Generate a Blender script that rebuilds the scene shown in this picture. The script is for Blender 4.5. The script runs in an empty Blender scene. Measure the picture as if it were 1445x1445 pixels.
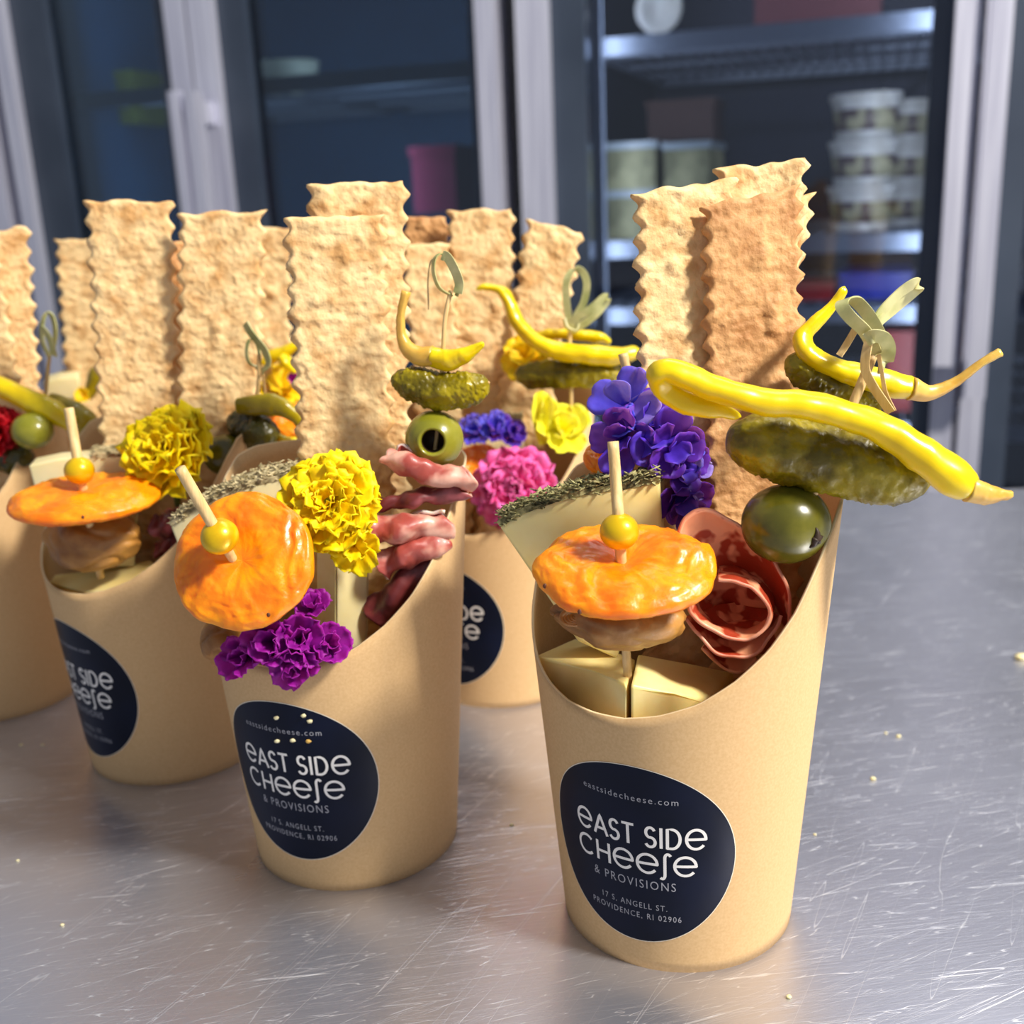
import bpy, bmesh, math, random
import numpy as np
from mathutils import Vector, Matrix, noise
random.seed(7); rng = np.random.default_rng(7)
SC = 0.001                       # everything below is written in millimetres
sce = bpy.context.scene
C = sce.collection
# ------------------------------------------------------------------ camera
F_PX, PITCH, ROLL, CAM_H, TAPER = 1554.6, .2779, -.0441, 190.11, .0792
FW = np.array([0, math.cos(PITCH), -math.sin(PITCH)]); RX = np.array([1., 0, 0]); UP = np.cross(RX, FW)
R2 = math.cos(ROLL)*RX + math.sin(ROLL)*UP; U2 = -math.sin(ROLL)*RX + math.cos(ROLL)*UP
EYE = np.array([0, 0, CAM_H])
cd = bpy.data.cameras.new('camera'); cam = bpy.data.objects.new('camera', cd); C.objects.link(cam)
cd.sensor_width = 36; cd.lens = 36*F_PX/1445
cam.matrix_world = Matrix(((R2[0], U2[0], -FW[0], 0), (R2[1], U2[1], -FW[1], 0), (R2[2], U2[2], -FW[2], CAM_H*SC), (0, 0, 0, 1)))
cd.dof.use_dof = True; cd.dof.focus_distance = 0.262; cd.dof.aperture_fstop = 15.0
cd.clip_start = 0.01; cd.clip_end = 50
sce.camera = cam
# ------------------------------------------------------------------ world, lights, exposure
w = bpy.data.worlds.new('world'); sce.world = w; w.use_nodes = True
wn = w.node_tree; bgn = wn.nodes['Background']
bgn.inputs[0].default_value = (.78, .85, 1.0, 1); bgn.inputs[1].default_value = 0.33
def area(name, loc, target, sx, sy, power, col):
    l = bpy.data.lights.new(name, 'AREA'); l.shape = 'RECTANGLE'; l.size = sx; l.size_y = sy; l.energy = power; l.color = col
    o = bpy.data.objects.new(name, l); C.objects.link(o); o.location = loc
    d = Vector(target)-Vector(loc); o.rotation_euler = d.to_track_quat('-Z', 'Y').to_euler(); return o
area('window_daylight', (1.1, -.36, 1.32), (-.02, .33, .1), .24, .24, 57, (1, .95, .86))
area('added_back_fill', (.5, 1.05, 1.75), (.15, .55, 0), 1.3, .35, 8, (.90, .94, 1))  # added light from behind for a brighter sheen on the tabletop
vs = sce.view_settings; vs.view_transform = 'Standard'; vs.look = 'None'; vs.gamma = 1; vs.use_curve_mapping = False; vs.exposure = 0.08

def ray(px, py): return FW + R2*(px-722.5)/F_PX + U2*(722.5-py)/F_PX
def P(px, py, Y):
    "world point in mm on the vertical plane y = Y seen at that place of the photograph"
    d = ray(px, py); return EYE + d*(Y/d[1])
def sr(r, g, b):
    f = lambda c: (c/255/12.92) if c <= 10 else ((c/255+.055)/1.055)**2.4
    return (f(r), f(g), f(b), 1)
# ------------------------------------------------------------------ materials
def mat(name, col, rough=.5, metal=0, sss=0, sssr=(1, .5, .2), col2=None, scale=200, mix=(.35, .65), detail=4, bump=0, bscale=400,
        stretch=None, coat=0, alpha=None, emit=None, spec=.5, bdist=.0005, trans=0, kind='noise'):
    m = bpy.data.materials.new(name); m.use_nodes = True; nt = m.node_tree; N = nt.nodes; L = nt.links; b = N['Principled BSDF']
    b.inputs['Base Color'].default_value = col; b.inputs['Roughness'].default_value = rough; b.inputs['Metallic'].default_value = metal
    b.inputs['Specular IOR Level'].default_value = spec
    if sss: b.inputs['Subsurface Weight'].default_value = sss; b.inputs['Subsurface Radius'].default_value = sssr; b.inputs['Subsurface Scale'].default_value = .004
    if coat: b.inputs['Coat Weight'].default_value = coat; b.inputs['Coat Roughness'].default_value = .12
    if trans: b.inputs['Transmission Weight'].default_value = trans
    if emit: b.inputs['Emission Color'].default_value = emit; b.inputs['Emission Strength'].default_value = 1
    tc = N.new('ShaderNodeTexCoord'); mp = N.new('ShaderNodeMapping'); L.new(tc.outputs['Object'], mp.inputs[0])
    if stretch: mp.inputs['Scale'].default_value = stretch
    if col2:
        if kind == 'voronoi': n = N.new('ShaderNodeTexVoronoi'); n.inputs['Scale'].default_value = scale; src = n.outputs['Distance']
        else: n = N.new('ShaderNodeTexNoise'); n.inputs['Scale'].default_value = scale; n.inputs['Detail'].default_value = detail; src = n.outputs[0]
        L.new(mp.outputs[0], n.inputs['Vector'])
        r = N.new('ShaderNodeValToRGB'); r.color_ramp.elements[0].position = mix[0]; r.color_ramp.elements[1].position = mix[1]
        r.color_ramp.elements[0].color = col; r.color_ramp.elements[1].color = col2; L.new(src, r.inputs[0]); L.new(r.outputs[0], b.inputs['Base Color'])
    if bump:
        n = N.new('ShaderNodeTexNoise'); n.inputs['Scale'].default_value = bscale; n.inputs['Detail'].default_value = 5; L.new(mp.outputs[0], n.inputs['Vector'])
        bp = N.new('ShaderNodeBump'); bp.inputs['Strength'].default_value = bump; bp.inputs['Distance'].default_value = bdist
        L.new(n.outputs[0], bp.inputs['Height']); L.new(bp.outputs[0], b.inputs['Normal'])
    return m
M = {}
M['kraft'] = mat('kraft_paper', sr(208, 170, 120), .78, col2=sr(216, 180, 131), scale=1400, detail=8, bump=.15, bscale=1500, bdist=.0001, spec=.2)
M['paper_edge'] = mat('paper_cut_edge', sr(232, 206, 162), .8)
M['kraft_fibre'] = mat('paper_fibre', sr(120, 84, 48), .8)
M['sticker'] = mat('navy_label', sr(4, 11, 30), .42, col2=sr(7, 16, 40), scale=60, spec=.2)
M['sticker_rim'] = mat('label_edge', sr(236, 226, 205), .5)
M['print'] = mat('white_print', sr(238, 234, 228), .5)
M['print_grey'] = mat('pale_print', sr(165, 165, 172), .5)
M['cracker'] = mat('baked_cracker', sr(204, 154, 94), .72, sss=.1, col2=sr(240, 206, 150), scale=130, detail=8, mix=(.32, .56), bump=.7, bscale=700, bdist=.0006)
M['cracker_dark'] = mat('browned_and_shaded_cracker', sr(182, 126, 72), .64, sss=.08, col2=sr(220, 168, 110), scale=130, detail=7, mix=(.33, .62), bump=.6, bscale=700, bdist=.0006)  # darker baked tone; on rear crackers it stands for the shade there
M['apricot'] = mat('dried_apricot', sr(234, 116, 0), .36, sss=.55, sssr=(1, .45, .03), col2=sr(250, 158, 4), scale=120, bump=.4, bscale=330, bdist=.0008, coat=.12)
M['speck'] = mat('brown_speck', sr(90, 45, 20), .6)
M['fig'] = mat('brown_marinated_fruit', sr(124, 76, 22), .45, sss=.05, sssr=(1, .5, .2), col2=sr(190, 136, 62), scale=70, detail=6, bump=.5, bscale=260, bdist=.001, coat=.08)
M['bead'] = mat('gold_bead', sr(232, 190, 8), .3, metal=.3, col2=sr(200, 150, 4), scale=140, mix=(.5, .75), coat=.2)
M['bamboo'] = mat('bamboo', sr(232, 200, 142), .5, col2=sr(208, 172, 112), scale=90, stretch=(8, 8, .5), bump=.2, bscale=400)
M['skin'] = mat('bamboo_skin', sr(158, 162, 96), .42, col2=sr(214, 206, 150), scale=110)
M['cheese'] = mat('pale_cheese', sr(236, 208, 130), .42, sss=.4, sssr=(1, .75, .3), col2=sr(244, 224, 156), scale=80, bump=.15, bscale=300, bdist=.0004)
M['cheese2'] = mat('creamy_cheese', sr(230, 212, 154), .45, sss=.35, sssr=(1, .8, .4), col2=sr(240, 224, 174), scale=60, bump=.12, bscale=300)
M['cheese_rind'] = mat('cheese_rind', sr(200, 150, 62), .5, sss=.2, col2=sr(222, 182, 100), scale=60)
M['herb'] = mat('dried_herb', sr(52, 50, 24), .8, col2=sr(172, 164, 112), scale=420, detail=2, mix=(.34, .58))
M['herb_pale'] = mat('pale_dried_herb', sr(120, 106, 70), .75, col2=sr(206, 190, 146), scale=420, detail=2, mix=(.38, .62))
M['salami'] = mat('salami', sr(160, 54, 26), .5, sss=.15, sssr=(1, .3, .15), col2=sr(232, 156, 116), scale=150, detail=2, mix=(.47, .54), bump=.35, bscale=500, bdist=.0005, coat=.08)
M['salami_edge'] = mat('salami_casing', sr(206, 116, 86), .5, sss=.2, col2=sr(228, 160, 130), scale=120)
M['ham'] = mat('cured_ham', sr(166, 74, 64), .45, sss=.3, sssr=(1, .4, .3), col2=sr(226, 172, 152), scale=110, detail=3, mix=(.44, .62), bump=.35, bscale=300, bdist=.0006, coat=.08)
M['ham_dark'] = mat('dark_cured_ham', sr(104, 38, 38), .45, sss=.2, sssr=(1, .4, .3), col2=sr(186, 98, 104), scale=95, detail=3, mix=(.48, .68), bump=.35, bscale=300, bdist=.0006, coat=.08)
M['ham_fat'] = mat('ham_fat', sr(240, 206, 190), .35, sss=.4, col2=sr(250, 226, 214), scale=90)
M['olive'] = mat('green_olive', sr(80, 78, 14), .24, sss=.15, sssr=(.8, 1, .3), col2=sr(124, 118, 36), scale=90, bump=.06, bscale=500, coat=.2)
M['olive_light'] = mat('light_green_olive', sr(128, 126, 30), .26, sss=.2, sssr=(.9, 1, .3), col2=sr(156, 150, 54), scale=90, coat=.2)
M['olive_hole'] = mat('olive_inside', sr(52, 34, 16), .5)
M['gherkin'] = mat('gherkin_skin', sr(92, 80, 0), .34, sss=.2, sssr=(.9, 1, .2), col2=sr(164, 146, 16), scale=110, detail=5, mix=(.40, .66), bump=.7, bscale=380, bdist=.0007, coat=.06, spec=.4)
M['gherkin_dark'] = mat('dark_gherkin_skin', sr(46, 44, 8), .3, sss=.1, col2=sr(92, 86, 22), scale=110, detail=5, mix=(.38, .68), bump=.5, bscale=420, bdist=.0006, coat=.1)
M['gherkin_tip'] = mat('gherkin_scar', sr(190, 150, 90), .5)
M['pepper'] = mat('pickled_pepper', sr(222, 190, 0), .28, sss=.4, sssr=(1, .9, .1), col2=sr(238, 210, 0), scale=70, bump=.14, bscale=250, coat=.15)
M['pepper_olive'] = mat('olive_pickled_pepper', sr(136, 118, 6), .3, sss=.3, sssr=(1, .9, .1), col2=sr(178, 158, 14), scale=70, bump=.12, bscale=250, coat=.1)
M['pepper_stem'] = mat('pepper_stem', sr(206, 160, 60), .35, sss=.3, col2=sr(224, 186, 92), scale=120, bump=.2, bscale=500)
def petalm(n, a, b, s=.3): return mat(n, a, .55, sss=s, sssr=(1, .6, .5), col2=b, scale=160, detail=3, mix=(.35, .65), bump=.2, bscale=600, bdist=.0003, spec=.3)
M['yellow'] = petalm('yellow_petal', sr(250, 200, 0), sr(255, 222, 0)); M['amber'] = petalm('amber_petal', sr(255, 196, 0), sr(255, 214, 12))
M['lemon'] = petalm('lemon_petal', sr(242, 230, 12), sr(252, 244, 60)); M['green_c'] = petalm('flower_heart', sr(96, 120, 20), sr(150, 150, 20))
M['purple'] = petalm('purple_petal', sr(56, 16, 128), sr(96, 42, 172)); M['violet'] = petalm('violet_petal', sr(46, 18, 136), sr(78, 46, 186))
M['mauve'] = petalm('mauve_petal', sr(112, 84, 186), sr(150, 124, 214)); M['blue'] = petalm('blue_petal', sr(48, 40, 176), sr(84, 80, 214))
M['magenta'] = petalm('magenta_petal', sr(96, 4, 100), sr(146, 14, 140)); M['pink'] = petalm('pink_petal', sr(230, 30, 130), sr(252, 112, 186))
M['red'] = petalm('red_petal', sr(150, 4, 14), sr(196, 12, 26)); M['stem'] = mat('flower_stem', sr(96, 116, 50), .5)

# ------------------------------------------------------------------ object helpers
def link(o, parent=None):
    C.objects.link(o)
    if parent: o.parent = parent
    return o
def mesh_data(name, V, F, mats, smooth=True, fm=None):
    me = bpy.data.meshes.new(name); V = np.asarray(V, float)*SC
    me.from_pydata([tuple(v) for v in V], [], [tuple(int(i) for i in f) for f in F])
    for m in (mats if isinstance(mats, (list, tuple)) else [mats]): me.materials.append(m)
    if fm is not None: me.polygons.foreach_set('material_index', np.asarray(fm, dtype=np.int32))
    me.polygons.foreach_set('use_smooth', [smooth]*len(me.polygons)); me.update()
    bm = bmesh.new(); bm.from_mesh(me); bmesh.ops.recalc_face_normals(bm, faces=bm.faces); bm.to_mesh(me); bm.free()
    return me
ORG = {}
def tag(o, label=None, cat=None, group=None, kind=None):
    if label: o['label'] = label
    if cat: o['category'] = cat
    if group: o['group'] = group
    if kind: o['kind'] = kind
    return o
def thing(name, org, label, cat, group=None):
    o = bpy.data.objects.new(name, None); o.empty_display_size = .01; o.location = tuple(np.array(org)*SC); link(o); ORG[o.name] = np.array(org, float)
    return tag(o, label, cat, group)
def add(name, VF, m, parent=None, smooth=True, label=None, cat=None, group=None, kind=None, fm=None):
    V, F = np.asarray(VF[0], float), VF[1]
    if len(VF) > 2: fm = VF[2]
    if parent is not None: org = ORG[parent.name]
    else: org = np.array([(V[:, 0].min()+V[:, 0].max())/2, (V[:, 1].min()+V[:, 1].max())/2, V[:, 2].min()])
    o = bpy.data.objects.new(name, mesh_data(name, V-org, F, m, smooth, fm))
    link(o, parent); ORG[o.name] = org
    if parent is None: o.location = tuple(org*SC)
    return tag(o, label, cat, group, kind)
def join(parts):
    V = []; F = []; fm = []; n = 0
    for i, p in enumerate(parts):
        v, f = np.asarray(p[0]), p[1]; V.append(v); F += [tuple(k+n for k in q) for q in f]; n += len(v)
        fm += list(p[2]) if len(p) > 2 else [0]*len(f)
    return np.vstack(V), F, fm
def setm(VF, k): return VF[0], VF[1], [k]*len(VF[1])
def grid_faces(nu, nv, closed_u=False, off=0):
    F = []
    for j in range(nv-1):
        for i in range(nu if closed_u else nu-1):
            a = j*nu+i; b = j*nu+(i+1) % nu; F.append((off+a, off+b, off+b+nu, off+a+nu))
    return F
def nz(p, s, seed=0.): return noise.noise(Vector((p[0]*s+seed, p[1]*s+seed*1.7, p[2]*s-seed)))
def spline(pts, n):
    pts = [np.array(p, float) for p in pts]; k = len(pts)
    if k == 2: return np.array([pts[0]+(pts[1]-pts[0])*t for t in np.linspace(0, 1, n)])
    ex = [2*pts[0]-pts[1]]+pts+[2*pts[-1]-pts[-2]]; out = []
    for t in np.linspace(0, k-1-1e-9, n):
        i = int(t); f = t-i; a, b, c, d = ex[i:i+4]
        out.append(.5*((2*b)+(c-a)*f+(2*a-5*b+4*c-d)*f*f+(3*b-a-3*c+d)*f**3))
    return np.array(out)
def frames(c):
    t = np.gradient(c, axis=0); t /= np.linalg.norm(t, axis=1)[:, None]+1e-12
    n = np.cross(t[0], [0, 0, 1.]);
    if np.linalg.norm(n) < 1e-3: n = np.cross(t[0], [1., 0, 0])
    N = []
    for k in range(len(c)):
        n = n-t[k]*(n@t[k]); n = n/(np.linalg.norm(n)+1e-12); N.append(n)
    N = np.array(N); return t, N, np.cross(t, N)
def tube(pts, rad, n=40, seg=20, bumpf=None, caps=True, flat=1., roundend=False):
    "round swept body; rad = list of radii spread over the length"
    c = spline(pts, n)
    if callable(rad):
        c = spline(pts, 400); L_ = np.concatenate([[0], np.cumsum(np.linalg.norm(np.diff(c, axis=0), axis=1))]); q = (1-np.cos(np.linspace(0, math.pi, n)))/2*.6+np.linspace(0, 1, n)*.4
        c = np.stack([np.interp(q*L_[-1], L_, c[:, k]) for k in range(3)], 1)
    T, N, B = frames(c); s = q if callable(rad) else np.linspace(0, 1, n)
    r = np.interp(s, np.linspace(0, 1, len(rad)), rad)*(np.sqrt(np.clip(s/.03, .02, 1))*np.sqrt(np.clip((1-s)/.03, .02, 1)) if roundend else 1) if not callable(rad) else np.array([rad(x) for x in s])
    V = []
    for k in range(n):
        for i in range(seg):
            a = 2*math.pi*i/seg; q = r[k]*(math.cos(a)*N[k]+math.sin(a)*B[k]*flat)
            if bumpf: q = q*(1+bumpf(c[k]+q, s[k], a)/max(r[k], .5))
            V.append(c[k]+q)
    F = grid_faces(seg, n, True)
    if caps:
        V.append(c[0]); V.append(c[-1]); a = len(V)-2
        F += [(a, (i+1) % seg, i) for i in range(seg)]+[(a+1, (n-1)*seg+i, (n-1)*seg+(i+1) % seg) for i in range(seg)]
    return np.array(V), F
def ribbon(pts, wid, th, n=50, side=None):
    "flat strip: rectangle swept along pts; side = width direction"
    c = spline(pts, n); T, N, B = frames(c); V = []
    for k in range(n):
        if side is not None:
            s_ = np.array(side, float); s_ = s_-T[k]*(s_@T[k]); s_ /= np.linalg.norm(s_)+1e-9; b = np.cross(T[k], s_)
        else: s_, b = N[k], B[k]
        for x, y in ((-1, -1), (1, -1), (1, 1), (-1, 1)): V.append(c[k]+s_*x*wid/2+b*y*th/2)
    return np.array(V), grid_faces(4, n, True)+[(3, 2, 1, 0), tuple((n-1)*4+i for i in range(4))]
def sheet(fn, nu, nv, th):
    "thin two-sided sheet from fn(u,v); thickness along its normal"
    G = np.array([[fn(u, v) for u in np.linspace(0, 1, nu)] for v in np.linspace(0, 1, nv)])
    du = np.gradient(G, axis=1); dv = np.gradient(G, axis=0); n = np.cross(du, dv); n /= np.linalg.norm(n, axis=2)[..., None]+1e-9
    top = (G+n*th/2).reshape(-1, 3); bot = (G-n*th/2).reshape(-1, 3); k = nu*nv
    F = grid_faces(nu, nv)+[tuple(reversed(f)) for f in grid_faces(nu, nv, off=k)]; fm = [0]*len(F)
    bd = [j for j in range(nu)]+[j*nu+nu-1 for j in range(1, nv)]+[(nv-1)*nu+j for j in range(nu-2, -1, -1)]+[j*nu for j in range(nv-2, 0, -1)]
    for a, b in zip(bd, bd[1:]+bd[:1]): F.append((a, a+k, b+k, b)); fm.append(1)
    return np.vstack([top, bot]), F, fm
def box(x0, x1, y0, y1, z0, z1):
    V = np.array([(x, y, z) for z in (z0, z1) for y in (y0, y1) for x in (x0, x1)], float)
    return V, [(0, 1, 3, 2), (4, 6, 7, 5), (0, 4, 5, 1), (2, 3, 7, 6), (0, 2, 6, 4), (1, 5, 7, 3)]
def blob(c, ax, nu=48, nv=32, fn=None):
    "ellipsoid with axes ax = 3 vectors; fn(dir)->scale"
    A = np.array(ax, float); V = []
    for j in range(nv+1):
        ph = math.pi*j/nv
        for i in range(nu):
            th = 2*math.pi*i/nu; d = np.array([math.sin(ph)*math.cos(th), math.sin(ph)*math.sin(th), math.cos(ph)])
            q = d if fn is None else fn(d); V.append(np.array(c)+q@A)
    return np.array(V), grid_faces(nu, nv+1, True)
def basis(n, up=(0, 0, 1)):
    n = np.array(n, float); n /= np.linalg.norm(n); x = np.cross(up, n)
    if np.linalg.norm(x) < 1e-3: x = np.cross((1, 0, 0), n)
    x /= np.linalg.norm(x); return x, np.cross(n, x), n
def prism(front, back, bev=.8):
    n = len(front); V = list(front)+list(back)
    F = [tuple(range(n)), tuple(reversed(range(n, 2*n)))]+[(i, i+n, (i+1) % n+n, (i+1) % n) for i in range(n)]
    bm = bmesh.new(); vs_ = [bm.verts.new(tuple(v)) for v in V]
    for f in F: bm.faces.new([vs_[i] for i in f])
    bmesh.ops.recalc_face_normals(bm, faces=bm.faces)
    bmesh.ops.bevel(bm, geom=list(bm.edges), offset=bev, segments=2, affect='EDGES', profile=.6)
    bm.verts.index_update(); V = np.array([v.co[:] for v in bm.verts]); F = [tuple(v.index for v in f.verts) for f in bm.faces]; bm.free(); return V, F

# ------------------------------------------------------------------ kitchen behind: plane of the refrigerator fronts
PSI = math.radians(19); WY = 1500.
WD = np.array([math.cos(PSI), -math.sin(PSI), 0]); WN = np.array([math.sin(PSI), math.cos(PSI), 0]); WO = np.array([0, WY, 0])
def W(px, py=300, off=0.):
    d = ray(px, py); t = ((WO+WN*off-EYE)@WN)/(d@WN); q = EYE+d*t; return float((q-WO)@WD), float(q[2])
def wp(s, n, z): return WO+WD*s+WN*n+np.array([0, 0, z])
def wbox(s0, s1, n0, n1, z0, z1):
    V, F = box(s0, s1, n0, n1, z0, z1); return np.array([wp(*v) for v in V]), F
def S(px, py=300, off=0.): return W(px, py, off)[0]
def Z(px, py, off=0.): return W(px, py, off)[1]
FLOOR = -900.
M['steel'] = mat('brushed_steel', sr(190, 190, 202), .34, metal=1, col2=sr(170, 170, 184), scale=40, stretch=(30, 30, .5))
M['steel_soft'] = mat('satin_steel', sr(224, 224, 238), .42, metal=.35, col2=sr(196, 196, 214), scale=20, stretch=(10, 10, .3))
M['frame_dark'] = mat('dark_door_frame', sr(52, 62, 78), .45, col2=sr(66, 76, 92), scale=6)
M['foot_gap_black'] = mat('black_foot_gap_shade', sr(8, 9, 14), .6)  # black of the feet, also the painted shade between the refrigerators
M['inner'] = mat('dark_liner', sr(6, 14, 44), .5, col2=sr(9, 20, 54), scale=4)
M['inner_blue'] = mat('navy_blue_liner', sr(16, 62, 104), .5, col2=sr(20, 76, 118), scale=4)
M['shelfw'] = mat('coated_shelf_wire', sr(112, 122, 142), .6)
M['white_tub'] = mat('white_tub_plastic', sr(196, 196, 196), .4, col2=sr(168, 166, 160), scale=30)
M['tub_print'] = mat('tub_print', sr(70, 54, 60), .5, col2=sr(150, 146, 120), scale=36, mix=(.45, .55))
M['cream_box'] = mat('cream_carton', sr(150, 148, 112), .6, col2=sr(92, 92, 62), scale=30)
M['clear_box'] = mat('cloudy_plastic', sr(130, 142, 152), .3)
M['brown_box'] = mat('brown_carton', sr(88, 62, 58), .7)
M['blue_box'] = mat('blue_plastic', sr(26, 40, 150), .4)
M['red_box'] = mat('red_plastic', sr(150, 28, 30), .4)
M['tile'] = mat('floor_tile', sr(70, 68, 72), .4, col2=sr(86, 84, 86), scale=3)
M['wall'] = mat('painted_wall', sr(120, 120, 132), .8, col2=sr(128, 128, 140), scale=2)
def glass_mat(name, tint, fac):
    m = bpy.data.materials.new(name); m.use_nodes = True; nt = m.node_tree; nt.nodes.clear(); N = nt.nodes; L = nt.links
    o = N.new('ShaderNodeOutputMaterial'); t = N.new('ShaderNodeBsdfTransparent'); t.inputs[0].default_value = tint
    g = N.new('ShaderNodeBsdfGlossy'); g.inputs['Roughness'].default_value = .03; g.inputs[0].default_value = (.9, .95, 1, 1)
    fr = N.new('ShaderNodeFresnel'); fr.inputs[0].default_value = 1.5; mt = N.new('ShaderNodeMath'); mt.operation = 'MULTIPLY'; mt.inputs[1].default_value = fac
    mx = N.new('ShaderNodeMixShader'); L.new(fr.outputs[0], mt.inputs[0]); L.new(mt.outputs[0], mx.inputs[0]); L.new(t.outputs[0], mx.inputs[1]); L.new(g.outputs[0], mx.inputs[2]); L.new(mx.outputs[0], o.inputs[0]); return m
M['glass_r'] = glass_mat('door_glass', (.86, .9, .96, 1), 1.1); M['glass_l'] = glass_mat('tinted_door_glass', (.55, .66, .74, 1), 1.4)
fl = box(-3000, 3000, -1500, 3200, FLOOR-40, FLOOR); add('floor', fl, M['tile'], kind='structure')
add('wall_back', wbox(-2600, 2600, 820, 900, FLOOR, 1900), M['wall'], kind='structure')
ZT = 1080.; ZD = 960.; ZB = FLOOR+130
def fridge(name, s0, s1, label, liner):
    t = thing(name, wp((s0+s1)/2, 300, FLOOR), label, 'refrigerator', 'upright refrigerators along the back wall')
    # carcass: back, sides, top, bottom
    body = [wbox(s0, s0+30, 30, 760, FLOOR+40, ZT), wbox(s1-30, s1, 30, 760, FLOOR+40, ZT), wbox(s0+30, s1-30, 30, 760, ZD-5, ZT), wbox(s0+30, s1-30, 30, 760, FLOOR+40, ZB)]
    add('cabinet', join(body), M['steel_soft'], t, smooth=False)
    ln = [wbox(s0+30, s1-30, 700, 760, ZB, ZD-5), wbox(s0+30, s0+40, 60, 700, ZB, ZD-5), wbox(s1-40, s1-30, 60, 700, ZB, ZD-5)]
    add('liner', join(ln), liner, t, smooth=False)
    for a in (s0+60, s1-90):
        for b in (90, 690): add('foot', wbox(a, a+30, b, b+30, FLOOR, FLOOR+40), M['foot_gap_black'], t, smooth=False)
    return t
def fdoor(t, s0, s1, stile_l, stile_r, fr_l, fr_r, glass, fz=45, nm='door'):
    "stile strips of steel at both ends, dark frame inside them, glass in the frame"
    parts = [setm(wbox(s0, s0+stile_l, -22, 26, ZB, ZD), 0), setm(wbox(s1-stile_r, s1, -22, 26, ZB, ZD), 0),
             setm(wbox(s0+stile_l, s1-stile_r, -14, 26, ZD-90, ZD), 0), setm(wbox(s0+stile_l, s1-stile_r, -14, 26, ZB, ZB+90), 0),
             setm(wbox(s0+stile_l, s0+stile_l+fr_l, -8, 26, ZB+90, ZD-90), 1), setm(wbox(s1-stile_r-fr_r, s1-stile_r, -8, 26, ZB+90, ZD-90), 1)]
    d = add(nm, join(parts), [M['steel_soft'], M['frame_dark']], t, smooth=False)
    add('glass', wbox(s0+stile_l+fr_l, s1-stile_r-fr_r, 6, 12, ZB+90, ZD-90), glass, d, smooth=False, label='glass pane')
    return d
def bar(d, px, wpx, z0, z1, off=-60):
    s = S(px, 300, off); hw = wpx/2
    ps = [setm(wbox(s-hw, s+hw, off-12, off+8, z0, z1), 0), setm(wbox(s-hw*.6, s+hw*.6, off+8, -14, z0+12, z0+40), 0), setm(wbox(s-hw*.6, s+hw*.6, off+8, -14, z1-40, z1-12), 0)]
    add('handle', join(ps), M['steel_soft'], d, smooth=False, label='vertical steel bar handle')
# right refrigerator
r0, r1, r2 = S(744), S(1367), S(1367)+(S(1367)-S(744))
fr = fridge('glass_door_refrigerator', r0-6, r2+6, 'steel refrigerator with clear glass doors showing stacked white tubs', M['inner'])
d1 = fdoor(fr, r0, r1-3, S(787)-S(744), 26, S(832)-S(787), 22, M['glass_r'])
d2 = fdoor(fr, r1+3, r2, 26, 40, 30, 40, M['glass_r'])
bar(d1, 1344, 20, Z(1330, 515, -60), 700); bar(d2, 1393, 22, Z(1380, 560, -60), 700)
def shelf(t, s0, s1, z, n0=70, n1=680, wires=True):
    ps = [wbox(s0, s1, n0, n0+9, z-22, z), wbox(s0, s1, n1-9, n1, z-12, z), wbox(s0, s0+9, n0, n1, z-12, z), wbox(s1-9, s1, n0, n1, z-12, z)]
    k = int((s1-s0)/22)
    for i in range(1, k): x = s0+(s1-s0)*i/k; ps.append(wbox(x-1.5, x+1.5, n0, n1, z-4, z))
    for i in range(1, 4): y = n0+(n1-n0)*i/4; ps.append(wbox(s0, s1, y-3, y+3, z-10, z-4))
    add('shelf', join(ps), M['shelfw'], t, smooth=False)
zs_r = [Z(1050, 38, 80), Z(1050, 335, 80), Z(1050, 432, 80), Z(1050, 590, 80)]
sl, srr = S(838, 300, 70), r2-45
for z in zs_r: shelf(fr, r0+45, r1-12, z); shelf(fr, r1+12, r2-45, z)
for px in (846, 1330): x = S(px, 300, 60); add('shelf_upright', wbox(x-8, x+8, 52, 64, ZB+10, ZD-20), M['shelfw'], fr, smooth=False)
# left refrigerator
l1 = S(716); lm = S(306); l0 = S(12, 100)
fl_ = fridge('dark_glass_refrigerator', l0-6, l1+6, 'steel refrigerator with dark tinted glass doors and paired bar handles', M['inner_blue'])
e2 = fdoor(fl_, lm+2, l1, S(338)-S(306), S(716)-S(690), S(375)-S(338), 14, M['glass_l'])
e1 = fdoor(fl_, l0, lm-2, 24, S(306)-S(278), 60, 24, M['glass_l'])
bar(e1, 270, 15, Z(270, 560, -60), Z(262, 128, -60)); bar(e2, 292, 17, Z(292, 560, -60), Z(284, 128, -60))
for z in (Z(500, 100, 80), Z(500, 390, 80), Z(500, 640, 80)): shelf(fl_, l0+45, lm-12, z); shelf(fl_, lm+12, l1-45, z)
add('gap_shade_1', wbox(S(716)+7, S(744)-7, 10, 700, FLOOR, ZT), M['foot_gap_black'], smooth=False, kind='structure')  # black strip standing for the shade in the gap between the refrigerators
third = fridge('narrow_side_refrigerator', l0-760, l0-20, 'steel refrigerator edge at the far left behind the crackers', M['inner'])
fdoor(third, l0-756, l0-24, 34, 34, 30, 30, M['glass_l'])
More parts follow.
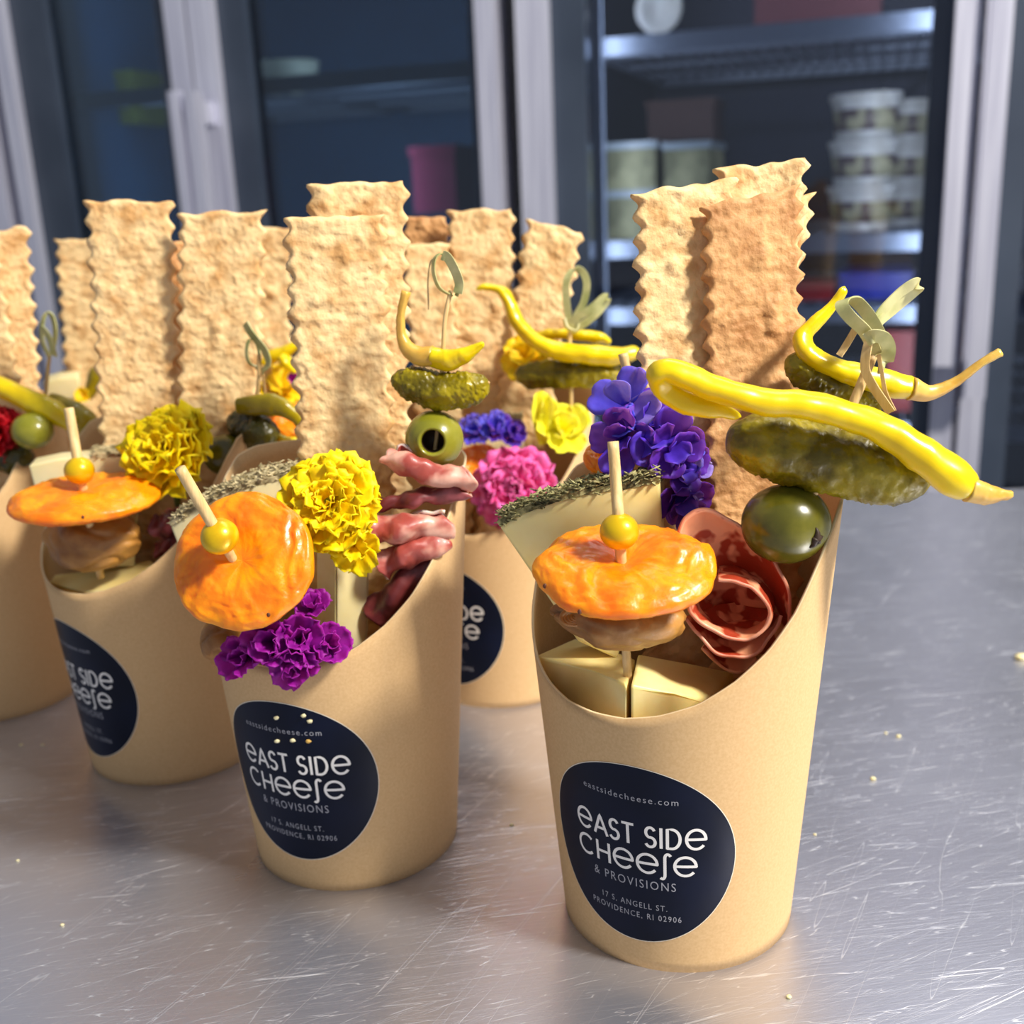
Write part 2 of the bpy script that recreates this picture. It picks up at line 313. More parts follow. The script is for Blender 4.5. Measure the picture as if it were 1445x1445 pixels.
for s_, n_, z_, pw in ((S(860, 300, 60), 100, ZD-60, 1.0), (S(1300, 300, 60), 100, ZD-60, .9), (S(500, 300, 60), 160, ZD-60, 1.3), (S(180, 300, 60), 160, ZD-60, .9)):  # added fill inside both refrigerators to brighten what is in them
    l = bpy.data.lights.new('added_interior_fill', 'AREA'); l.shape = 'RECTANGLE'; l.size = .03; l.size_y = .9; l.energy = pw; l.color = (.86, .92, 1)
    o = bpy.data.objects.new('added_interior_fill', l); C.objects.link(o); o.location = tuple(wp(s_, n_-50, Z(1050, 250, 0))*SC)
    o.rotation_euler = Vector(tuple(wp((r0+r2)/2-250 if s_ > 0 and s_ > r0 else s_+20, 420, Z(1050, 250, 0))-wp(s_, n_-50, Z(1050, 250, 0)))).to_track_quat('-Z', 'Y').to_euler()
# contents of the right refrigerator
def tub(s, n, z, r, h, label, k=0):
    t = thing('lidded_tub', wp(s, n, z), label, 'tub', 'white lidded tubs in the right refrigerator')
    def lathe(prof, seg=36):
        V = [wp(s+rr*math.cos(2*math.pi*i/seg), n+rr*math.sin(2*math.pi*i/seg), z+zz) for rr, zz in prof for i in range(seg)]
        return np.array(V), grid_faces(seg, len(prof), True)
    add('cup_body', lathe([(0, 0), (r*.78, 0), (r*.8, 2), (r*.93, h*.88), (r*.93, h*.9)]), M['white_tub'], t)
    add('printed_band', lathe([(r*.83, h*.2), (r*.84, h*.2), (r*.905, h*.66), (r*.89, h*.66)]), M['tub_print'], t)
    add('lid', lathe([(r*.93, h*.86), (r, h*.86), (r, h*.98), (r*.97, h), (r*.9, h), (r*.88, h*.96), (0, h*.96)]), M['white_tub'], t)
zsh = zs_r[1]; n_t = 190.
hh = (Z(1217, 128, n_t-60)-zsh)/3
names = ['topmost', 'middle', 'bottom']
for i in range(3):
    s = S(1217, 220, n_t-60); tub(s, n_t, zsh+i*hh, (S(1268, 220, n_t)-S(1166, 220, n_t))/2, hh, 'white tub, %s of the left stack behind the glass' % names[2-i])
for i in range(3):
    s = S(1279, 220, n_t+50); tub(s, n_t+110, zsh+i*hh*.97, 44, hh*.97, 'white tub, %s of the half-hidden right stack behind the glass' % names[2-i])
def lbox(name, px0, px1, py0, z, n, depth, m, label, cat, lidm=None, grp=None):
    s0, s1 = S(px0, 300, n), S(px1, 300, n); zt = Z((px0+px1)/2, py0, n)
    if zt < z+10: zt = z+40
    t = thing(name, wp((s0+s1)/2, n+depth/2, z), label, cat, grp)
    add('body', wbox(s0, s1, n, n+depth, z, z+(zt-z)*.85), m, t, smooth=False)
    add('lid', wbox(s0-3, s1+3, n-3, n+depth+3, z+(zt-z)*.85, zt), lidm or m, t, smooth=False)
g1 = 'plastic boxes on the left of the shelf'
zc = zsh
for j, (a, b) in enumerate(((858, 925), (938, 1000))):
    zz = zc
    for i, top in enumerate((268, 200)):
        lbox('food_box', a, b, top, zz, 130, 140, M['cream_box'], '%s clear box of pale food, %s column by the shelf upright' % (['lower', 'upper'][i], ['left', 'right'][j]), 'box', M['clear_box'], g1)
        zz = Z((a+b)/2, top, 130)
lbox('carton', 915, 1005, 140, Z(960, 198, 300), 300, 120, M['brown_box'], 'brown carton behind the food boxes in the right refrigerator', 'box')
lbox('blue_box', 1190, 1290, 385, zs_r[2]+(0), 150, 160, M['blue_box'], 'blue box on the low shelf under the white tubs', 'box')
lbox('red_box', 1110, 1180, 400, zs_r[2], 140, 120, M['red_box'], 'red box on the low shelf beside the blue box', 'box')
lbox('brown_jar_box', 1200, 1290, 345, zs_r[2], 330, 130, M['brown_box'], 'dark carton behind the blue box', 'box')
lbox('deep_red_box', 1262, 1312, 468, zs_r[3], 150, 160, M['red_box'], 'dark red carton low behind the pepper stem', 'box')
# round white dish standing on the upper shelf
s, z = S(932, 14, 150), Z(932, 14, 150); rr = S(965, 14, 150)-S(932, 14, 150)
V = [wp(s+a*math.cos(2*math.pi*i/40), 150+b, z+a*math.sin(2*math.pi*i/40)) for a, b in ((.01, 0), (rr*.6, 2), (rr*.7, -6), (rr, -14), (rr, -10), (rr*.7, 0), (.01, 8)) for i in range(40)]
add('round_dish', (np.array(V), grid_faces(40, 7, True)), M['white_tub'], label='round white dish standing upright on the top shelf', cat='dish')
lbox('pink_box', 1060, 1230, -60, zs_r[0], 200, 120, mat('dusky_pink_carton', sr(112, 58, 66), .6), 'dusky pink carton on the top shelf above the tubs', 'box')
# solids added in the left refrigerator for the reflections in its glass
lbox('picture_reflection', 125, 210, 100, Z(170, 175, 200), 200, 100, mat('picture_reflection_green', sr(96, 104, 30), .6), 'dark green solid added for a picture reflection in the left tinted door', 'box')  # added solid in place of a picture mirrored in the glass
lbox('magenta_reflection', 585, 645, 205, Z(615, 300, 160), 160, 120, mat('magenta_reflection_tone', sr(150, 20, 74), .6), 'magenta solid added for a reflection in the right tinted door', 'box')  # added solid in place of a magenta patch mirrored in the glass
s, z = S(405, 105, 220), Z(405, 135, 220); r_ = (S(445, 105, 220)-S(362, 105, 220))/2
V = [wp(s+a*math.cos(2*math.pi*i/40), 220+a*math.sin(2*math.pi*i/40), z+b) for a, b in ((0.01, 0), (r_*.5, 2), (r_*.9, 22), (r_, 48), (r_*.96, 48), (r_*.86, 24), (r_*.45, 6), (0.01, 5)) for i in range(40)]
add('lamp_reflection', (np.array(V), grid_faces(40, 8, True)), mat('lamp_reflection_white', sr(225, 225, 205), .3), label='round white solid added for a lamp reflection in the tinted door', cat='reflection')  # added bowl shape in place of a lamp mirrored in the glass

# ------------------------------------------------------------------ steel table
def table_mat():
    m = bpy.data.materials.new('scratched_steel'); m.use_nodes = True; nt = m.node_tree; N = nt.nodes; L = nt.links; b = N['Principled BSDF']
    b.inputs['Metallic'].default_value = .82
    tc = N.new('ShaderNodeTexCoord')
    def noi(scale, st, rot, det=3, dist=0.):
        m0 = N.new('ShaderNodeMapping'); m0.inputs['Rotation'].default_value = (0, 0, rot); L.new(tc.outputs['Object'], m0.inputs[0]); mp = N.new('ShaderNodeMapping'); mp.inputs['Scale'].default_value = st; L.new(m0.outputs[0], mp.inputs[0])
        n = N.new('ShaderNodeTexNoise'); n.inputs['Scale'].default_value = scale; n.inputs['Detail'].default_value = det; n.inputs['Distortion'].default_value = dist; L.new(mp.outputs[0], n.inputs['Vector']); return n.outputs[0]
    def ramp(src, a, c):
        r = N.new('ShaderNodeMapRange'); r.inputs[1].default_value = a; r.inputs[2].default_value = c; L.new(src, r.inputs[0]); return r.outputs[0]
    def mth(op, x, y):
        q = N.new('ShaderNodeMath'); q.operation = op
        for i, v in enumerate((x, y)):
            if isinstance(v, float): q.inputs[i].default_value = v
            else: L.new(v, q.inputs[i])
        return q.outputs[0]
    def lines(scale, st, rot, wd, dist, seedrot=0.):
        n = noi(scale, st, rot, 1, dist); d = mth('ABSOLUTE', mth('SUBTRACT', n, .5), 0.); return ramp(d, wd, 0.)
    patch = ramp(noi(16, (1, 1, 1), 0, 2), .40, .60)
    s1 = lines(34, (.55, 13, 1), -.42, .006, .10); s2 = lines(30, (.6, 14, 1), -.08, .005, .08); s3 = lines(15, (.35, 9, 1), -1.05, .0030, .06); s4 = lines(40, (.6, 13, 1), -.26, .006, .12)
    sc = mth('ADD', mth('ADD', mth('MULTIPLY', s1, patch), mth('MULTIPLY', s2, .75)), mth('ADD', mth('MULTIPLY', s3, .5), mth('MULTIPLY', mth('MULTIPLY', s4, mth('SUBTRACT', 1., patch)), .8)))
    g = noi(70, (1, 22, 1), -.12, 5, .1)
    hgt = mth('ADD', mth('MULTIPLY', sc, -.9), mth('MULTIPLY', g, .55))
    bp = N.new('ShaderNodeBump'); bp.inputs['Strength'].default_value = .22; bp.inputs['Distance'].default_value = .0003; L.new(hgt, bp.inputs['Height'])
    big = noi(9, (1, 1, 1), 0, 3); bp2 = N.new('ShaderNodeBump'); bp2.inputs['Strength'].default_value = .10; bp2.inputs['Distance'].default_value = .002; L.new(big, bp2.inputs['Height']); L.new(bp2.outputs[0], bp.inputs['Normal'])
    L.new(bp.outputs[0], b.inputs['Normal'])
    cr = N.new('ShaderNodeValToRGB'); cr.color_ramp.elements[0].color = sr(200, 201, 212); cr.color_ramp.elements[1].color = sr(250, 250, 252); L.new(sc, cr.inputs[0]); L.new(cr.outputs[0], b.inputs['Base Color'])
    rg = mth('ADD', mth('ADD', ramp(noi(14, (1, 1, 1), 0, 4), -1.1, 3.2), mth('MULTIPLY', sc, .35)), -.05); L.new(rg, b.inputs['Roughness'])
    b.inputs['Anisotropic'].default_value = .35
    return m
M['table'] = table_mat()
TY1 = 672.
t = thing('steel_table', (0, 200, FLOOR), 'scratched stainless steel worktop table under all the snack cups', 'table')
V, F = prism([np.array(p) for p in ((-760, -260, 0.), (900, -260, 0.), (900, TY1, 0.), (-760, TY1, 0.))], [np.array(p) for p in ((-760, -260, -38.), (900, -260, -38.), (900, TY1, -38.), (-760, TY1, -38.))], 3)
add('tabletop', (V, F), M['table'], t, smooth=False)
for x in (-700, 840):
    for y in (-200, TY1-60): add('leg', tube([(x, y, FLOOR), (x, y, -38)], [20, 20], 4, 20), M['steel'], t)
add('undershelf', box(-700, 840, -200, TY1-60, -650, -635), M['steel'], t, smooth=False)
# crumbs
CR = [(1441, 930), (1113, 1408), (722, 1165), (1268, 1040), (1250, 1035), (30, 1052), (60, 1052), (1232, 1100), (88, 1306), (25, 1215), (1150, 1178)]
for i, (px, py) in enumerate(CR):
    d = ray(px, py); q = EYE+d*(-CAM_H/d[2]); r = [2.6, .8, .7, .9, .6, .7, .6, 1.0, .6, .6, .5][i]
    lab = ['largest pale crumb, at the right edge of the table', 'dark thin crumb in front of the right cup', 'tiny crumb between the two front cups', 'tiny pale crumb right of the front cup, nearer of a pair', 'tiny pale crumb right of the front cup, left one of a pair', 'tiny crumb in front of the leftmost cup, left of two', 'tiny crumb in front of the leftmost cup, right of two', 'tiny crumb beside the right cup, below a pair of crumbs', 'tiny crumb at the lower left of the table', 'tiny crumb by the left edge of the table', 'tiny crumb close to the right side of the front cup'][i]
    add('crumb', blob(q+np.array([0, 0, r*.45]), [(r, 0, 0), (0, r*.8, 0), (0, 0, r*.5)], 10, 8, lambda d, i=i: d*(1+.35*nz(d, 1.7, i*3.))), M['cheese2'], label=lab, cat='crumb', group='crumbs on the steel table')

# ------------------------------------------------------------------ kraft scoop cups
RB = 31.; HT = 119.
PROF = [(0, 71.6), (13, 72.0), (26, 73.8), (40, 77), (53, 82), (66, 88.5), (77, 96), (86, 104.5), (95, 112), (104, 117.3), (114, 119), (180, 119)]
def rimz(dphi):
    a = abs((dphi+180) % 360-180); return float(np.interp(a, [p[0] for p in PROF], [p[1] for p in PROF]))
def cpt(th, z, off=0.): r = RB+TAPER*z+off; return np.array([r*math.sin(th), -r*math.cos(th), z])
def strokes():
    W_ = .76; out = []
    def arc(cx, cy, rx, ry, a0, a1, n=26): return [(cx+rx*math.cos(math.radians(a)), cy+ry*math.sin(math.radians(a))) for a in np.linspace(a0, a1, n)]
    def glyph(ch, x, y, w_, h):
        g = {'e': [arc(.5, .5, .5, .5, 0, 318, 30), [(0, .5), (1., .5)]], 'A': [[(0, 0), (.5, 1), (1, 0)], [(.18, .3), (.82, .3)]],
             'S': [arc(.5, .74, .42, .26, 30, 270, 16)[:-1]+arc(.5, .24, .46, .25, 90, -150, 16)], 'T': [[(0, 1), (1, 1)], [(.5, 0), (.5, 1)]],
             'I': [[(.5, 0), (.5, 1)]], 'D': [[(0, 0), (0, 1)]+arc(.35, .5, .65, .5, 90, -90, 20)+[(0, 0), (0, .1)]],
             'C': [arc(.5, .5, .5, .5, 48, 312, 26)], 'H': [[(0, 0), (0, 1)], [(1, 0), (1, 1)], [(0, .5), (1, .5)]],
             's': [arc(.72, .86, .3, .2, 40, 180, 10)+[(.42, .5), (.42, .2)]+arc(.16, .04, .26, .2, 0, -120, 10)]}[ch]
        for pl in g:
            pts = [(x+w_*a, y+h*b) for a, b in pl]; P_ = np.array(pts); T_ = np.gradient(P_, axis=0)
            T_ /= np.linalg.norm(T_, axis=1)[:, None]+1e-9
            if len(P_) == 3 and ch == 'A': P_ = np.array(spline_lin(pts, 9)); T_ = np.gradient(P_, axis=0); T_ /= np.linalg.norm(T_, axis=1)[:, None]
            elif len(P_) == 2: P_ = np.array(spline_lin(pts, 6)); T_ = np.gradient(P_, axis=0); T_ /= np.linalg.norm(T_, axis=1)[:, None]+1e-9
            N_ = np.stack([-T_[:, 1], T_[:, 0]], 1); P_[0] -= T_[0]*W_*.25; P_[-1] += T_[-1]*W_*.25
            V = np.vstack([P_+N_*W_/2, P_-N_*W_/2]); n = len(P_); out.append((V, [(i, i+1, i+1+n, i+n) for i in range(n-1)]))
    def spline_lin(pts, n):
        o = []
        for a, b in zip(pts, pts[1:]): o += [(a[0]+(b[0]-a[0])*k/(n-1), a[1]+(b[1]-a[1])*k/(n-1)) for k in range(n-1)]
        return o+[pts[-1]]
    x = -17.0
    for ch, w_, gap in (('e', 5.0, .9), ('A', 4.1, .7), ('S', 2.9, .9), ('T', 3.1, 3.0), ('S', 2.9, 1.1), ('I', .4, 1.3), ('D', 3.4, 1.4), ('e', 5.1, 0)):
        glyph(ch, .93*(x+.2), 3.6, .93*(w_-.2), 5.5); x += w_+gap
    x = -16.9
    for ch, w_, gap in (('C', 5.2, 1.3), ('H', 3.7, 1.5), ('e', 5.3, 1.3), ('e', 5.3, .9), ('s', 2.6, 1.0), ('e', 5.5, 0)):
        glyph(ch, .94*x, -4.2 if ch != 's' else -4.5, .94*w_, 5.4 if ch != 's' else 6.0); x += w_+gap
    return out
def small_text():
    res = []
    for s_, x0, x1, base, h in (('eastsidecheese.com', -12.6, 11.4, 15.9, 1.75), ('& PROVISIONS', -11.4, 10.8, -9.0, 2.5), ('17 S. ANGELL ST.', -9.3, 8.6, -15.2, 1.7), ('PROVIDENCE, RI 02906', -12.8, 12.2, -18.3, 1.7)):
        cu = bpy.data.curves.new('txt', 'FONT'); cu.body = s_; cu.size = 1; cu.space_character = 1.25; cu.resolution_u = 3; cu.offset = -.004
        o = bpy.data.objects.new('txt', cu); C.objects.link(o); bpy.context.view_layer.update()
        me = o.evaluated_get(bpy.context.evaluated_depsgraph_get()).to_mesh()
        V = np.array([v.co[:2] for v in me.vertices]); F = [tuple(p.vertices) for p in me.polygons]
        sx = (x1-x0)/(V[:, 0].max()-V[:, 0].min()); cap = .70
        V = np.stack([(V[:, 0]-V[:, 0].min())*sx+x0, V[:, 1]*h/cap+base], 1); o.to_mesh_clear(); bpy.data.objects.remove(o); res.append((V, F))
    return res
BIG, SMALL = strokes(), small_text()
CUPS = {}
def cup(key, x, y, th0, label, sticker=None):
    t = thing('kraft_cup', (x, y, 0), label, 'cup', 'kraft paper scoop cups on the steel table'); O = np.array([x, y, 0.])
    NT, NZ = 180, 26; V = []
    for off, inner in ((0, 0), (-.7, 1)):
        for j in range(NZ+1):
            for i in range(NT):
                th = 2*math.pi*i/NT; top = rimz(math.degrees(th)-th0); z = top*j/NZ
                V.append(O+cpt(th, z, off))
    n1 = NT*(NZ+1); F = grid_faces(NT, NZ+1, True)+grid_faces(NT, NZ+1, True, n1)
    F += [(NZ*NT+i, NZ*NT+(i+1) % NT, n1+NZ*NT+(i+1) % NT, n1+NZ*NT+i) for i in range(NT)]+[(i, (i+1) % NT, n1+(i+1) % NT, n1+i) for i in range(NT)]
    nF = 2*NT*NZ; add('paper_wall', (np.array(V), F, [0]*nF+[1]*NT+[0]*NT), [M['kraft'], M['paper_edge']], t)
    V = [O+np.array([r*math.sin(a), -r*math.cos(a), z]) for r, z in ((30.3, 4), (0.01, 4), (0.01, 5), (30.3, 5)) for a in np.linspace(0, 2*math.pi, 60, endpoint=False)]
    add('base_disc', (np.array(V), grid_faces(60, 4, True)), M['kraft'], t)
    if sticker:
        ths, zs, rad = sticker; ths = math.radians(ths)
        def mp(u, v, off): z = zs+v; return O+cpt(ths+u/(RB+TAPER*zs), z, off)
        def disc(r, off, r0=0.):
            nr, na = 14, 96; V = [mp(rr*math.cos(a), rr*math.sin(a), off) for rr in np.linspace(max(r0, .01), r, nr) for a in np.linspace(0, 2*math.pi, na, endpoint=False)]
            return np.array(V), grid_faces(na, nr, True)
        st = add('sticker', disc(rad, .12), M['sticker'], t, label='round navy sticker with white lettering')
        add('sticker_edge', disc(rad+.22, .09, rad-.3), M['sticker_rim'], st)
        def wrap(parts, off): return join([(np.array([mp(u, v, off) for u, v in V]), F) for V, F in parts])
        add('lettering', wrap(BIG, .17), M['print'], st, smooth=False)
        for sm_ in SMALL: add('small_lettering', wrap([sm_], .17), M['print_grey'], st, smooth=False)
    CUPS[key] = t; return t
cup('A', 41.2, 266.2, -41, 'kraft paper scoop cup with navy sticker, nearest and rightmost', (-27.4, 34.0, 25.4))
cup('B', -52.7, 307.2, -25, 'kraft paper scoop cup with crumbs on its navy sticker, magenta flower over its rim', (-22, 35.8, 25.4))
cup('C', -127.4, 372.8, -34, 'kraft paper scoop cup at left with half its navy sticker showing', (-44.5, 34.3, 25.4))
cup('D', -6.3, 421, -25, 'kraft paper scoop cup between the two front cups, under the pink flower', (-41, 34, 25.4))
cup('E', -216, 427.4, -30, 'kraft paper cup cut by the left edge of the photo, red flower in it', (-60, 34, 25.4))
cup('G', -100, 466, -30, 'kraft paper cup mostly hidden behind the cup with magenta flower')
cup('F', -190, 512, -30, 'kraft paper cup farthest back on the left, mostly hidden by crackers')

# ------------------------------------------------------------------ crackers
def cracker(TL, TR, B, label, grp, m='cracker', th=2.6, pitch=5.6, amp=1.9, seed=1., bend=1.5, bow=0.):
    TL, TR, B = P(*TL), P(*TR), P(*B); mid = (TL+TR)/2; w_ = TR-TL; d = B-mid; wl = np.linalg.norm(w_); dl = np.linalg.norm(d)
    n = np.cross(w_, d); n /= np.linalg.norm(n);
    if n[1] > 0: n = -n
    nu, nv = 42, int(dl/.72)
    def side(sgn):
        V = []
        for j in range(nv):
            v = j/(nv-1); ph = 2*math.pi*(v*dl/pitch)+sgn*.4
            e = amp*(1-abs(math.sin(ph/2))**1.3*1.1+.18*math.sin(ph*.37+seed))
            e2 = amp*(1-abs(math.sin(math.pi*(v*dl/pitch)+1.3+seed))**1.3*1.1+.18*math.sin(ph*.43+2*seed))
            for i in range(nu):
                u = i/(nu-1); uu = (u-.5)*2; half = 1+((e if uu < 0 else e2)-amp*.5)*2/wl*abs(uu)**2.5
                q = mid+w_*(uu/2*half)+d*v
                x = np.array([u*wl, v*dl, 0.])
                wave = bend*math.sin(v*3.0+seed)*.6+1.0*nz(x, .05, seed)+bow*math.sin(math.pi*u)
                edge = max(0., 1-min(1, (1-abs(uu))*wl/2/1.3)); edge = max(edge, max(0., 1-v*dl/1.1))
                fine = .5*nz(x*np.array([.7, 1.6, 1]), .3, seed+sgn*9)+.55*abs(nz(x*np.array([.8, 1.3, 1]), .5, seed*2+sgn*5))+.38*nz(x*np.array([.8, 1.2, 1]), .95, seed+sgn)
                blis = max(0, nz(x, .13, seed*3+sgn*2)-.28)*3.2
                t2 = (th/2)*(1-.75*edge**2)+(fine+blis)*(1-.6*edge)
                top = .8*nz(np.array([u*wl, 0, seed]), .18)*max(0, 1-v*6)
                V.append(q+n*(wave+sgn*t2)+(d/dl)*top*1.4)
        return V
    V = side(1)+side(-1); k = nu*nv; F = grid_faces(nu, nv)+[tuple(reversed(f)) for f in grid_faces(nu, nv, off=k)]
    bd = list(range(nu))+[j*nu+nu-1 for j in range(1, nv)]+[(nv-1)*nu+j for j in range(nu-2, -1, -1)]+[j*nu for j in range(nv-2, 0, -1)]
    F += [(a, a+k, b+k, b) for a, b in zip(bd, bd[1:]+bd[:1])]
    return add('cracker', (np.array(V), F), M[m], label=label, cat='cracker', group=grp)
ga = 'crackers in the nearest cup'; gb = 'crackers in the cup with magenta flower'; gc = 'crackers in the left cup'; gd = 'crackers in the cup with pink flower'; ge = 'crackers in the cup at the left edge'
cracker((894, 274, 282), (1036, 252, 288), (978, 980, 268), 'fluted cracker on the left of the nearest cup, behind purple flower', ga, seed=1.3)
cracker((992, 292, 280), (1128, 262, 284), (1068, 960, 266), 'darker fluted cracker at the front of the nearest cup, behind the yellow pepper', ga, 'cracker_dark', seed=2.1, bend=.6)
cracker((1010, 238, 296), (1140, 222, 298), (1040, 850, 280), 'fluted cracker at the back of the nearest cup, tallest of them', ga, seed=3.7, bow=-1.5)
cracker((1070, 286, 300), (1150, 272, 302), (1030, 740, 286), 'fluted cracker at the rear right of the nearest cup, only its edge showing', ga, seed=4.9)
cracker((402, 308, 316), (541, 303, 320), (505, 940, 312), 'big bubbled cracker in front, above the yellow marigold and apricot', gb, seed=5.2, pitch=6.6, bend=1.2)
cracker((436, 260, 326), (573, 256, 330), (520, 880, 322), 'bubbled cracker standing taller behind the big front one', gb, seed=6.3, pitch=6.6, bend=1.0)
cracker((122, 283, 386), (243, 285, 388), (212, 800, 376), 'tall cracker at left above the leftmost apricot pick', gc, seed=7.5, pitch=7)
cracker((255, 301, 380), (374, 298, 383), (305, 800, 376), 'cracker right of the tall left one, behind the yellow marigold', gc, seed=8.1, pitch=7)
cracker((205, 345, 402), (296, 340, 404), (250, 790, 394), 'cracker in the gap behind the two tall left crackers', gc, 'cracker_dark', seed=8.8, pitch=7)  # shade between the left pair put into its darker colour
cracker((632, 297, 440), (724, 295, 440), (690, 800, 432), 'cracker behind the gherkin and olive pick, top edge level', gd, seed=9.4, pitch=7)
cracker((744, 309, 436), (822, 328, 436), (700, 820, 425), 'slanting cracker behind the long curled pepper', gd, seed=10.2, pitch=7)
cracker((566, 345, 432), (636, 343, 434), (640, 800, 430), 'lower cracker partly behind the knot above the gherkin', gd, seed=11.6, pitch=7)
cracker((570, 306, 448), (632, 306, 448), (640, 800, 444), 'cracker coloured darker for shade, peeking over behind the lower one', gd, 'cracker_dark', seed=12.2, pitch=7)  # darker colour stands for the shade on its top strip
cracker((-62, 335, 440), (40, 318, 446), (30, 800, 440), 'cracker at the left edge with its fluted right side showing', ge, seed=13.1, pitch=7)
cracker((-90, 330, 428), (-8, 326, 430), (35, 800, 428), 'front cracker cut off by the left edge', ge, seed=14.7, pitch=7)
cracker((79, 337, 520), (172, 337, 522), (150, 740, 514), 'shaded cracker farthest back on the left', 'crackers in the far back cups', 'cracker', seed=15.3, pitch=7)
cracker((335, 318, 474), (411, 322, 476), (375, 750, 470), 'cracker behind and right of the left pair, above purple speck', 'crackers in the far back cups', seed=16.4, pitch=6.5)

# ------------------------------------------------------------------ fruit, vegetables
def gherkin(pts, r, label, m='gherkin', seed=1., tip=True, grp='gherkins on the picks'):
    c = [P(*p) for p in pts]; L_ = sum(np.linalg.norm(a-b) for a, b in zip(c, c[1:])); e = r/(L_)
    def rad(s):
        a = min(1, s/e/1.5); b = min(1, (1-s)/e/1.5); return r*(.9+.1*math.sin(math.pi*s))*max(.02, max(0, 1-(1-a)**2.2)**.5*max(0, 1-(1-b)**2.2)**.5)
    def bf(p, s, a):
        n_ = nz(p, .34, seed)*.7+abs(nz(p, .8, seed*2))*1.0-.25; return n_*min(1, rad(s)/r*1.2)+.25*math.sin(a*5+s*4)*min(1, rad(s)/r)
    c2 = c
    V, F = tube(c2, rad, 90, 64, bf); tn = thing('gherkin', V.mean(0)-np.array([0, 0, r]), label, 'gherkin', grp)
    add('body', (V, F), M[m], tn)
    if tip: add('blossom_scar', blob(c[-1]-(c[-1]-c[-2])/np.linalg.norm(c[-1]-c[-2])*.25, [(.55, 0, 0), (0, .5, 0), (0, 0, .55)], 10, 8), M['gherkin_tip'], tn)
def pepper(pts, rad, label, m='pepper', stem=None, seed=1., grp='pickled peppers on the picks'):
    c = [P(*p) for p in pts]
    V, F = tube(c, rad, 80, 28, lambda p, s, a: .5*nz(p, .22, seed)+.12*nz(p, .9, seed)+.18*math.sin(3*a+seed), roundend=True); tn = thing('pickled_pepper', V.mean(0)-np.array([0, 0, max(rad)]), label, 'pepper', grp)
    add('body', (V, F), M[m], tn)
    if stem:
        sp, srd = stem; add('stem', tube([P(*p) for p in sp], srd, 30, 18, lambda p, s, a: .18*nz(p, .8, seed+4)+.1*math.sin(5*a)), M['pepper_stem'], tn, label='pale tan stem end')
def olive(c, ax, label, m='olive', mark=None, grp='green olives on the picks'):
    V, F = blob(c, ax, 48, 32, lambda d: d*(1+.012*nz(d, 1.6, 2))); t = thing('green_olive', c-np.array([0, 0, 10]), label, 'olive', grp)
    add('flesh', (V, F), M[m], t)
    if mark is not None:
        dirv, R_ = mark; x, y, n_ = basis(dirv); A = np.array(ax); parts = []
        for k in range(5):
            a = k*2*math.pi/5+.4; p0 = None; pts = []
            for q in np.linspace(0, 1, 6):
                dd = n_+ (x*math.cos(a)+y*math.sin(a))*q*(.18, .3, .14, .26, .2)[k]; dd /= np.linalg.norm(dd)
                pts.append(c+dd@A*1.0+np.array([.35*nz(dd*9, 1., k), 0, .35*nz(dd*9, 1., k+7)]))
            parts.append(tube(pts, [1.1, .7, .15], 8, 8))
        add('stem_scar', join(parts), M['olive_hole'], t, label='dark star-shaped scar')
    return t
gherkin([(1026, 610, 250), (1060, 622, 249), (1160, 645, 247), (1260, 668, 243), (1316, 676, 240)], 8.0, 'large glossy gherkin on the knotted pick of the nearest cup', seed=1.)
gherkin([(1110, 505, 268), (1140, 525, 268), (1190, 555, 268), (1240, 592, 268)], 4.4, 'gherkin mostly hidden behind the large pepper, right of crackers', seed=2., tip=False)
pepper([(1046, 588, 244), (1022, 581, 243), (998, 575, 243), (965, 566, 243), (938, 549, 243), (929, 530, 241), (948, 525, 240), (998, 545, 239), (1072, 567, 238), (1135, 572, 238), (1199, 588, 237), (1252, 610, 235), (1305, 645, 233), (1347, 676, 232), (1378, 698, 231)],
       [.8, 1.7, 2.4, 2.7, 2.6, 2.7, 2.7, 2.9, 3.1, 3.2, 3.3, 3.5, 4.0, 4.2, 2.7], 'long yellow pickled pepper doubled back on itself over the large gherkin', stem=([(1366, 690, 231), (1392, 697, 231), (1415, 698, 231), (1428, 698, 231)], [2.9, 2.4, 1.3, .8]))
pepper([(1192, 404, 270), (1178, 428, 270), (1150, 455, 269), (1133, 476, 268), (1140, 500, 266), (1170, 517, 265), (1215, 532, 264), (1255, 543, 264), (1296, 549, 263)],
       [.9, 1.2, 1.9, 2.3, 2.5, 2.7, 2.9, 3.2, 2.8], 'curved yellow pickled pepper whose thin stem points right', stem=([(1285, 548, 263), (1312, 554, 263), (1347, 540, 263), (1384, 513, 262), (1412, 497, 262)], [2.9, 1.9, 1.1, .9, 1.1]), seed=2)
oc = P(1109, 739, 247); olive(oc, [(10.4, 0, 0), (0, 9.6, 0), (0, 0, 9.4)], 'dark green whole olive under the large gherkin', mark=((.55, -1, -.18), 10))
